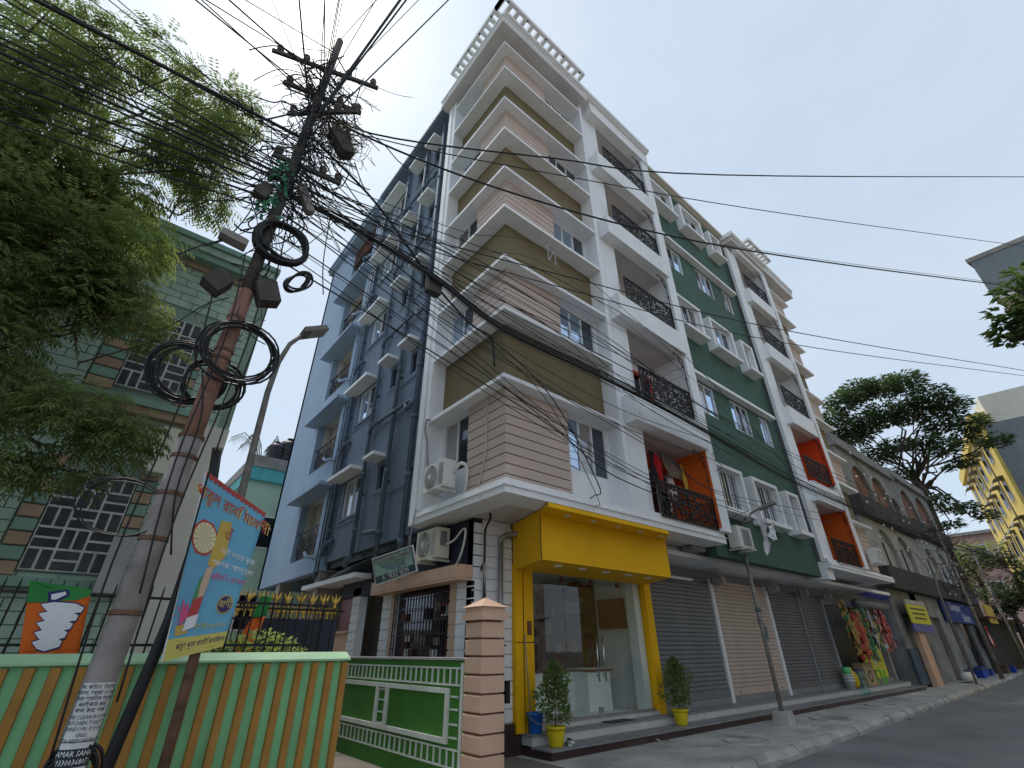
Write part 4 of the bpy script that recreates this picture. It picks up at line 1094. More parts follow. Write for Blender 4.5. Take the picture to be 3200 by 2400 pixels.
def bp(pts, m, k=1, nm='printed_shape'): cb.poly(pts, m, bn_, (.004 + .0022 * k) * sb, nm)
bp([(0, 0), (1, 0), (1, .016), (0, .016)], 'banner_red')
for k in range(14): bp([(k / 14, .017), (k / 14 + .018, .036), (k / 14 + .053, .036), ((k + 1) / 14, .017)], 'banner_red')
bp([(0, 0), (.025, 0), (.025, 1), (0, 1)], 'flag_white', 2)
bp([(0, .90), (1, .90), (1, 1), (0, 1)], 'banner_yellow')
c0 = (.22, .36)                                             # fringed parasol
bp([(c0[0] + .21 * math.cos(a * .3927) * (.93 + .07 * (a % 2)), c0[1] + .105 * math.sin(a * .3927) * (.93 + .07 * (a % 2))) for a in range(16)], 'banner_red', 1)
bp([(c0[0] + .175 * math.cos(a * .3927), c0[1] + .088 * math.sin(a * .3927)) for a in range(16)], 'banner_cream', 2)
for a in range(16): bp([(c0[0], c0[1]), (c0[0] + .17 * math.cos(a * .3927), c0[1] + .086 * math.sin(a * .3927)), (c0[0] + .17 * math.cos(a * .3927 + .07), c0[1] + .086 * math.sin(a * .3927 + .07))], 'banner_gold', 3)
bp([(.40, .22), (.56, .2), (.60, .42), (.46, .52), (.36, .5)], 'banner_gold', 2)       # tall sheaf
bp([(.36, .52), (.46, .5), (.44, .62), (.40, .74), (.34, .74), (.33, .62)], 'banner_skin', 3)
bp([(.30, .58), (.38, .56), (.36, .70), (.26, .72)], 'banner_green', 2)
bp([(.28, .70), (.42, .68), (.40, .78), (.24, .80)], 'banner_red', 4)
for k in range(7): a = k * .9; bp([(.14, .80), (.14 + .10 * math.cos(a), .78 + .055 * math.sin(a) - .02), (.14 + .12 * math.cos(a + .3), .78 + .06 * math.sin(a + .3)), (.14 + .09 * math.cos(a + .6), .79 + .05 * math.sin(a + .6))], 'banner_pink', 3 + k % 2, 'petal')
bp([(.10, .84), (.34, .82), (.30, .88), (.12, .89)], 'banner_gold', 2)
bp([(.24, .80), (.42, .78), (.40, .85), (.22, .87)], 'flag_white', 5)
bp([(.80 + .13 * math.cos(a * .45), .72 + .062 * math.sin(a * .45)) for a in range(14)], 'banner_gold', 2)
bp([(.80 + .115 * math.cos(a * .45), .72 + .054 * math.sin(a * .45)) for a in range(14)], 'banner_navy', 3)
cb.text('পারুল রানি মানসী', .17, .53, .125, 'banner_yellow', bn_, .0085 * sb, asp=.62, sx=1.02)
cb.text('পারুল রানি মানসী', .165, .52, .123, 'banner_red', bn_, .0105 * sb, asp=.62)
cb.text('ওঁ', .16, .55, .29, 'banner_red', bn_, .013 * sb, asp=.6)
cb.text('দেবী মায়ের পূজা', .085, .79, .40, 'flag_white', bn_, .0085 * sb, asp=.6)
cb.text('সকলকে আমন্ত্রণ', .085, .76, .48, 'flag_white', bn_, .0085 * sb, asp=.6)
cb.text('প্রীতি ও শুভেচ্ছা', .08, .75, .56, 'banner_pink', bn_, .0085 * sb, asp=.6)
cb.text('বাণী', .12, .80, .72, 'banner_yellow', bn_, .013 * sb, asp=.55)
cb.text('মোবাঃ ৯৮৩০০১৫৫', .075, .70, .85, 'banner_yellow', bn_, .0085 * sb, asp=.6)
cb.text('পারুল পূজা কমিটি কলিকাতা', .07, .58, .945, 'banner_navy', bn_, .0085 * sb, asp=.6)
o = G().tube([(.96, 5.68, 0), (.955, 5.66, 1.5), (.94, 5.64, 2.2)], .045, 9).obj('bamboo_post', 'rust', None, True); o['label'] = 'brown timber post holding the blue banner'; o['category'] = 'post'
mat('black_duct', (.018, .018, .022), .5, .3, 5)
o = G().tube([(.56, 5.8, 0), (.58, 5.8, .70), (.69, 5.8, 1.75), (.71, 5.8, 2.9), (.63, 5.8, 3.46)], .05, 9).obj('cable_duct', 'black_duct', None, True); o['label'] = 'thick black cable duct standing beside the utility pole'; o['category'] = 'pipe'

# ------------------------------------------------------------------ green house on the left
mat('mint_brick', (.40, .52, .43), .75, .12, 2.5, bump=.1, streak=.25, scol=(.12, .2, .14))
mat('mint_gap', (.26, .34, .28), .9, .1)
mat('peach_band', (.42, .29, .20), .7, .1, 3, streak=.3, scol=(.25, .15, .1))
mat('teal_band', (.23, .37, .30), .7, .1, 3, streak=.3, scol=(.1, .22, .2))
mat('tile_black', (.05, .053, .062), .35, .35, 6)
mat('grout', (.60, .61, .60), .8, .15, 5)
hs = thing('green_house', 'mint green two-storey house with basket-weave black tile windows', 'house', (-3, 9.5, 0))
HY = 9.5
G().box(-9, HY + .03, 0, 1.12, 16, 8.35).obj('wall', 'mint_gap', hs)
rb = random.Random(4)
zz = 1.2; row = 0
while zz < 8.3:                                            # courses of painted brick
    xx = -3.2 + (.22 if row % 2 else 0)
    if 2.35 < zz < 4.1 or 5.15 < zz < 7.2: spans = [(-3.2, -1.08), (.36, .94)]
    else: spans = [(-3.2, .94)]
    for a, b in spans:
        x = a
        while x < b - .02:
            e = min(x + .44 - (.22 if (x == a and row % 2) else 0), b)
            G().box(x, HY + rb.uniform(-.003, .003), zz, e - .014, HY + .031, zz + .146).obj('brick', 'mint_brick', hs); x = e
    zz += .16; row += 1
def weave(x0, x1, z0, z1):
    w_ = G().box(x0, HY - .03, z0, x1, HY + .029, z1).obj('window', 'grout', hs)
    cw = (x1 - x0) / 3; ch = (z1 - z0) / 5
    for i in range(3):
        for j in range(5):
            a, b, c, d = x0 + i * cw, x0 + (i + 1) * cw, z0 + j * ch, z0 + (j + 1) * ch
            gp_ = .016
            if (i + j) % 2: cells = [(a, b, c, (c + d) / 2), (a, b, (c + d) / 2, d)]
            else: cells = [(a, (a + b) / 2, c, d), ((a + b) / 2, b, c, d)]
            for p, q, r_, s_ in cells: G().box(p + gp_, HY - .034, r_ + gp_, q - gp_, HY - .0305, s_ - gp_).obj('tile_pane', 'tile_black', w_)
weave(-.80, .10, 2.5, 3.95)
weave(-.70, .16, 5.42, 6.98)
for k in range(9):                                         # striped quoins either side of the windows
    for zb in (2.42, 5.3):
        z = zb + k * .19; m_ = 'peach_band' if k % 2 == 0 else 'teal_band'
        for a, b in ((-1.06, -.82 if zb < 5 else -.72), (.18 if zb > 5 else .12, .35)):
            g = G(); g.prism([(HY - .03, z), (HY - .05, z + .012), (HY - .05, z + .165), (HY - .03, z + .178), (HY + .02, z + .178), (HY + .02, z)], 0, a, b); g.obj('quoin', m_, hs)
each('sill', 'teal_band', [(-1.2, HY - .25, 5.08, .6, HY - .001, 5.2), (-1.15, HY - .2, 2.28, .5, HY - .001, 2.4)], hs)
each('sill', 'peach_band', [(-1.2, HY - .18, 4.95, .6, HY - .001, 5.079)], hs)
each('cornice', 'peach_band', [(-9, HY - .08, 8.2, 1.0, HY - .001, 8.32)], hs)
each('cornice', 'teal_band', [(-9, HY - .3, 8.321, 1.05, HY - .001, 8.46), (-9, HY - .42, 8.62, 1.1, 10, 8.74)], hs)
each('cornice', 'mint_brick', [(-9, HY - .36, 8.461, 1.07, HY + .2, 8.619)], hs)
G().box(.55, HY - .12, 0, 1.12, HY - .001, 5.05).obj('column', 'cream', hs)
each('window_box', 'ac_cream', [(.14, 9.05, 3.98, .40, 9.3, 4.74)], hs)
for k in range(9): G().box(.10, 9.02, 4.03 + k * .08, .138, 9.28, 4.055 + k * .08).obj('fin', 'ac_cream', hs)
mc = G().box(.08, 8.95, 2.22, .34, 9.2, 2.98).obj('meter_cabinet', 'cap_grey'); mc['label'] = 'pale grey meter cabinet on the wall of the mint house'; mc['category'] = 'cabinet'

# ------------------------------------------------------------------ mint building and lamp behind
mat('mint_far', (.42, .56, .46), .8, .06, 1, streak=.3, scol=(.3, .38, .32))
mat('teal_far', (.10, .42, .45), .7, .08, 1, streak=.3, scol=(.08, .25, .26))
mat('conc', (.30, .29, .27), .9, .15, 1.5, bump=.2, bscale=20, grime=.5, scol=(.12, .12, .12), streak=.4)
mat('tank_black', (.025, .027, .032), .45, .2)
mb = thing('mint_building', 'pale mint house with teal parapet and water tanks behind the blue wing', 'building', (6, 24, 0))
G().box(3.9, 22, 0, 12, 30, 7.9).obj('wall', 'mint_far', mb)
G().box(3.8, 21.8, 7.901, 12, 30, 8.45).obj('parapet', 'teal_far', mb)
G().box(3.75, 21.75, 8.451, 12, 30, 8.95).obj('parapet', 'conc', mb)
for z in (2.2, 5.2):
    q = G().box(4.6, 21.97, z, 5.3, 22.02, z + 1.3).obj('window', 'frame', mb); G().box(4.66, 21.955, z + .06, 5.24, 21.969, z + 1.24).obj('pane', 'glass_dark', q)
for k, (x, y, r, h) in enumerate(((4.75, 22.6, .34, .95), (5.3, 22.7, .42, 1.25))):
    t = thing('water_tank', ['small black ribbed water tank on the mint building roof', 'taller black ribbed water tank beside the small one'][k], 'water tank', (x, y, 8.95), 'black water tanks')
    g = G(); pr = [(r, 0)]
    for j in range(5): pr += [(r, h * (j * .17 + .02)), (r * 1.05, h * (j * .17 + .05)), (r * 1.05, h * (j * .17 + .12)), (r, h * (j * .17 + .15))]
    pr += [(r * .9, h * .93), (r * .35, h), (r * .35, h * 1.06)]
    g.lathe((x, y, 8.952), pr, 18); g.obj('body', 'tank_black', t, True)
    g = G(); g.lathe((x, y, 8.952 + h * 1.06), [(r * .38, 0), (r * .38, .05), (.02, .07)], 14); g.obj('lid', 'tank_black', t)
ll = thing('street_lamp', 'grey street lamp with flat lamp head leaning over between the houses', 'street lamp', (1.54, 9, 0))
G().tube([(1.54, 9, 0), (1.54, 9, 3.5), (1.51, 9, 4.9), (1.49, 9, 5.8), (1.53, 9, 6.5), (1.64, 9, 6.98), (1.80, 9, 7.25)], [.075, .07, .06, .055, .05, .045, .045], 10).obj('pole', 'lamp_grey', ll, True)
g = G(Matrix.Translation((2.0, 9, 7.44)) @ Matrix.Rotation(-.55, 4, 'Y')); g.prism([(-.24, -.05), (.30, -.05), (.27, .05), (-.2, .06)], 1, -.2, .2); g.obj('lamp_head', 'lamp_grey', ll)
g = G(Matrix.Translation((2.0, 9, 7.44)) @ Matrix.Rotation(-.55, 4, 'Y')); g.box(-.08, -.17, -.06, .28, .17, -.0505); g.obj('lens', 'cap_grey', ll)

ig = thing('iron_gate', 'narrow black iron gate beside the peach pillar', 'gate', (5.0, 6.2, 0))
for x in (4.62, 4.72, 4.82, 4.92, 5.02): G().tube([(x, 6.2, .05), (x, 6.2, 1.7), (x, 6.2, 1.8)], [.009, .009, .002], 5).obj('bar', 'iron', ig)
each('rail', 'iron', [(4.6, 6.19, .25, 5.06, 6.21, .28), (4.6, 6.19, .95, 5.06, 6.21, .98), (4.6, 6.19, 1.55, 5.06, 6.21, 1.58)], ig)
G().box(5.03, 6.16, .85, 5.11, 6.24, 1.12).obj('latch', 'iron', ig)
o = G().box(-4, 20, 0, 3.7, 20.25, 2.3).obj('garden_wall', 'cream'); o['label'] = 'plain cream garden wall closing the drive behind the railings'; o['category'] = 'wall'
# ------------------------------------------------------------------ utility pole
mat('pole_grey', (.26, .235, .22), .75, .25, 4, bump=.15, bscale=30, grime=.7, scol=(.12, .09, .075), streak=.4)
mat('pole_rust', (.26, .135, .10), .7, .25, 5, bump=.15, bscale=30, grime=.6, scol=(.30, .24, .21))
mat('pole_dark', (.075, .066, .06), .8, .3, 5)
mat('cable', (.014, .014, .016), .55, .2, 5)
mat('ceramic', (.10, .075, .06), .4, .3)
mat('net_green', (.05, .20, .10), .85, .3, 12)
mat('paper', (.62, .62, .62), .8, .1, 3, grime=.3, scol=(.45, .44, .42))
up_ = thing('utility_pole', 'rusty tubular utility pole crowded with cables, coils and boxes', 'utility pole', (.29, 5, 0))
def px_(z): return .285 + .0135 * max(0, z - 1)
def seg(name, m, z0, z1, r0, r1): G().tube([(px_(z0 + (z1 - z0) * k / 4), 5.0, z0 + (z1 - z0) * k / 4) for k in range(5)], [r0 + (r1 - r0) * k / 4 for k in range(5)], 16).obj(name, m, up_, True)
seg('lower_tube', 'pole_grey', 0, 3.25, .105, .097)
seg('middle_tube', 'pole_rust', 3.15, 5.0, .082, .08)
seg('upper_tube', 'pole_dark', 4.9, 10.6, .068, .055)
for z, r in ((1.75, .112), (2.3, .109), (2.68, .108), (3.02, .107), (3.22, .106), (4.08, .092), (4.18, .09), (4.6, .088)):
    g = G(); g.lathe((px_(z), 5.0, z), [(r - .01, 0), (r, .006), (r, .035), (r - .01, .042)], 16); g.obj('clamp_band', 'rust', up_)
for (a, b) in (((-.39, 5.26, 9.6), (1.13, 4.74, 9.6)), ((-.1, 5.15, 8.9), (1.0, 4.86, 8.9)), ((.1, 5.3, 8.5), (.9, 4.6, 8.5)), ((.1, 5, 7.2), (1.0, 5, 7.35))):
    va, vb = Vector(a), Vector(b); d = (vb - va).normalized(); s = d.cross(Vector((0, 0, 1))) * .022
    arm = G().add([va - s, va + s, vb + s, vb - s, va - s + Vector((0, 0, .07)), va + s + Vector((0, 0, .07)), vb + s + Vector((0, 0, .07)), vb - s + Vector((0, 0, .07))], [(0, 3, 2, 1), (4, 5, 6, 7), (0, 1, 5, 4), (1, 2, 6, 5), (2, 3, 7, 6), (3, 0, 4, 7)]).obj('cross_arm', 'pole_dark', up_)
    for t in (.06, .3, .7, .94):
        c = va.lerp(vb, t)
        g = G(); g.lathe((c.x, c.y, c.z + .07), [(.02, 0), (.045, .02), (.05, .05), (.03, .065), (.055, .08), (.05, .12), (.02, .14)], 10); g.obj('insulator', 'ceramic', arm, True)
for (x, y, z, w, d, h, rz, m) in ((.06, 4.95, 4.95, .20, .17, .24, .5, 'pole_dark'), (.53, 4.95, 5.05, .22, .18, .28, -.4, 'pole_dark'), (.05, 4.95, 5.58, .28, .14, .09, .1, 'pole_grey'), (.15, 4.93, 6.45, .14, .12, .22, .2, 'pole_dark'), (.62, 4.95, 6.7, .10, .1, .42, -.5, 'pole_grey'), (.85, 4.9, 8.05, .42, .18, .2, .9, 'pole_dark')):
    g = G(Matrix.Translation((x, y, z)) @ Matrix.Rotation(rz, 4, 'Y')); w, d, h = w / 2, d / 2, h / 2
    g.prism([(-w, -h), (w, -h), (w, h * .8), (w * .8, h), (-w * .8, h), (-w, h * .8)], 1, -d, d); g.obj('junction_box', m, up_)
# paper notices pasted on the pole
def on_pole(a, z, r=.109): return (px_(z) + r * math.sin(a), 5.0 - r * math.cos(a), z)
def poster(z0, z1, a0, a1, m, r):
    g = G(); n = 10; mm = 6
    g.add([on_pole(a0 + (a1 - a0) * i / n, z0 + (z1 - z0) * j / mm, r) for j in range(mm + 1) for i in range(n + 1)], [(j*(n+1)+i, j*(n+1)+i+1, (j+1)*(n+1)+i+1, (j+1)*(n+1)+i) for j in range(mm) for i in range(n)])
    return g.obj('sheet', m, pst, True)
pst = thing('paper_notice', 'white printed handbill pasted round the foot of the utility pole', 'poster', (.29, 4.89, .8))
poster(.985, 1.32, -.95, 1.0, 'paper', .1075)
poster(.60, .98, -.95, .95, 'paper', .1085)
poster(.845, .945, -.93, .93, 'txt_dark', .1095)
def pole_text(s, size, z, m, sx=1.0):
    cu = bpy.data.curves.new('lettering', 'FONT'); cu.body = s; cu.size = size; cu.align_x = 'CENTER'; cu.align_y = 'CENTER'; cu.resolution_u = 1
    t = bpy.data.objects.new('lettering', cu); me = bpy.data.meshes.new_from_object(t); bpy.data.objects.remove(t); bpy.data.curves.remove(cu)
    for q in me.vertices: q.co = on_pole(q.co.x * sx / .11, z + q.co.y, .1112)
    me.materials.clear(); me.materials.append(M[m]); link(bpy.data.objects.new('lettering', me), pst)
for i, s in enumerate(('ঘর, কিচেন, টয়লেট', 'জানালা, দরজা ও গ্রিল', 'আমরা দায়িত্ব সহকারে', 'পরিষ্কার করি', 'কাজ করে থাকি')): pole_text(s, .034, 1.295 - i * .034, 'txt_dark', .85)
for i, s in enumerate(('WE CLEAN ROOM', 'KITCHEN TOILET', 'WINDOW, DOOR', 'GRILL', 'WITH RESPONSIBILITY')): pole_text(s, .033, 1.12 - i * .033, 'txt_dark', .82)
pole_text('AMAR SAHA', .045, .918, 'txt_white', .85); pole_text('9330036807', .045, .872, 'txt_white', .8)
pole_text('PEST CONTROL', .03, .80, 'txt_dark', .8) if 0 else None
# coils of spare cable hung on the pole
def coil(label, c, r, loops, wr, tilt, seed, sq=1.0):
    rr = random.Random(seed)
    t = thing('cable_coil', label, 'cable coil', c)
    for k in range(loops):
        ph, r2 = rr.uniform(0, 6), r * rr.uniform(.9, 1.1); cx, cz = rr.uniform(-.03, .03), rr.uniform(-.03, .03); dy = rr.uniform(-.05, .05)
        pts = []
        for i in range(25):
            a = i * math.pi / 12 + ph
            p = Vector(((r2 + .01 * math.sin(3 * a + k)) * math.cos(a) * sq + cx, dy + .02 * math.sin(2 * a + k), (r2 + .01 * math.cos(2 * a)) * math.sin(a) + cz))
            pts.append(Matrix.Rotation(tilt, 3, 'Y') @ p + Vector(c))
        G().tube(pts, wr, 5, False).obj('loop', 'cable', t, True)
coil('thick black cable coil ringing the upper pole above the junction boxes', (.50, 4.92, 5.80), .28, 5, .026, .2, 1)
coil('wide loose coil of thin black cable hanging right of the rusty tube', (.46, 4.86, 4.18), .33, 7, .011, .25, 2)
coil('loose coil of thin black cable hanging left of the rusty tube', (.12, 5.12, 3.92), .31, 8, .011, -.1, 3)
coil('small coil of cable tucked behind the wide coil on the pole', (.34, 5.14, 3.86), .25, 5, .012, 0, 4)
coil('narrow oval coil of black cable dangling below the thick coil', (.80, 4.9, 5.35), .2, 4, .014, .5, 5, .45)
coil('single flat loop of wire sticking out before the basket-weave window', (.02, 5.0, 2.55), .22, 3, .006, .12, 6, 1.3)
coil('tangle of black wire wrapped round the foot of the pole', (.29, 4.98, .82), .15, 5, .012, .1, 7)
# green netting wrapped on the pole and a bird nest of loose wire
g = G(); rr = random.Random(3)
for k in range(90):
    z = rr.uniform(6.1, 7.15); a = rr.uniform(-2.2, .4); r = rr.uniform(.07, .16)
    p = Vector((px_(z) + r * math.sin(a) - .05, 5 - r * math.cos(a), z)); d = Vector((rr.uniform(-.07, .07), rr.uniform(-.03, .03), rr.uniform(-.16, .05))); s = Vector((rr.uniform(-.06, .06), 0, rr.uniform(-.03, .03)))
    g.add([p, p + s, p + s + d, p + d], [(0, 1, 2, 3)])
o = g.obj('garden_netting', 'net_green'); o['label'] = 'ragged green netting wrapped on the upper utility pole'; o['category'] = 'netting'
g = G()
for k in range(260):
    c = Vector((.85 + rr.gauss(0, .17), 4.95 + rr.gauss(0, .12), 8.25 + rr.gauss(0, .2)))
    d = Vector((rr.uniform(-1, 1), rr.uniform(-1, 1), rr.uniform(-1, 1))).normalized() * rr.uniform(.06, .2); e = Vector((rr.uniform(-.06, .06), rr.uniform(-.06, .06), rr.uniform(-.06, .06)))
    g.tube([c - d, c + e, c + d], .0045, 3, False)
o = g.obj('twig_nest', 'twig', kind='stuff'); o['label'] = 'dark bird nest of twigs on the crossarms of the pole'; o['category'] = 'nest'
def smooth(pts, n=4):
    out = []
    for i in range(len(pts) - 1):
        a, b, c, d = pts[max(i - 1, 0)], pts[i], pts[i + 1], pts[min(i + 2, len(pts) - 1)]
        for k in range(n):
            t = k / n; out.append(.5 * ((2 * b) + (c - a) * t + (2 * a - 5 * b + 4 * c - d) * t * t + (3 * b - a - 3 * c + d) * t ** 3))
    return out + [pts[-1]]
g = G()
for k in range(330):
    z = rr.uniform(4.6, 10.0) if k % 4 == 0 else rr.uniform(6.5, 9.5); c = Vector((px_(z) + rr.gauss(.05, .13), 5 + rr.gauss(0, .1), z))
    dv = Vector((rr.gauss(0, .12), rr.gauss(0, .06), rr.gauss(-.08, .16))); pts = [c]
    for j in range(4):
        pts.append(pts[-1] + dv); dv = dv * .6 + Vector((rr.gauss(0, .10), rr.gauss(0, .05), rr.gauss(-.02, .10)))
    g.tube(smooth(pts, 3), rr.choice((.004, .006, .009)), 4, False)
o = g.obj('loose_wiring', 'cable', kind='stuff'); o['label'] = 'mess of loose black wiring along the upper pole'; o['category'] = 'wiring'
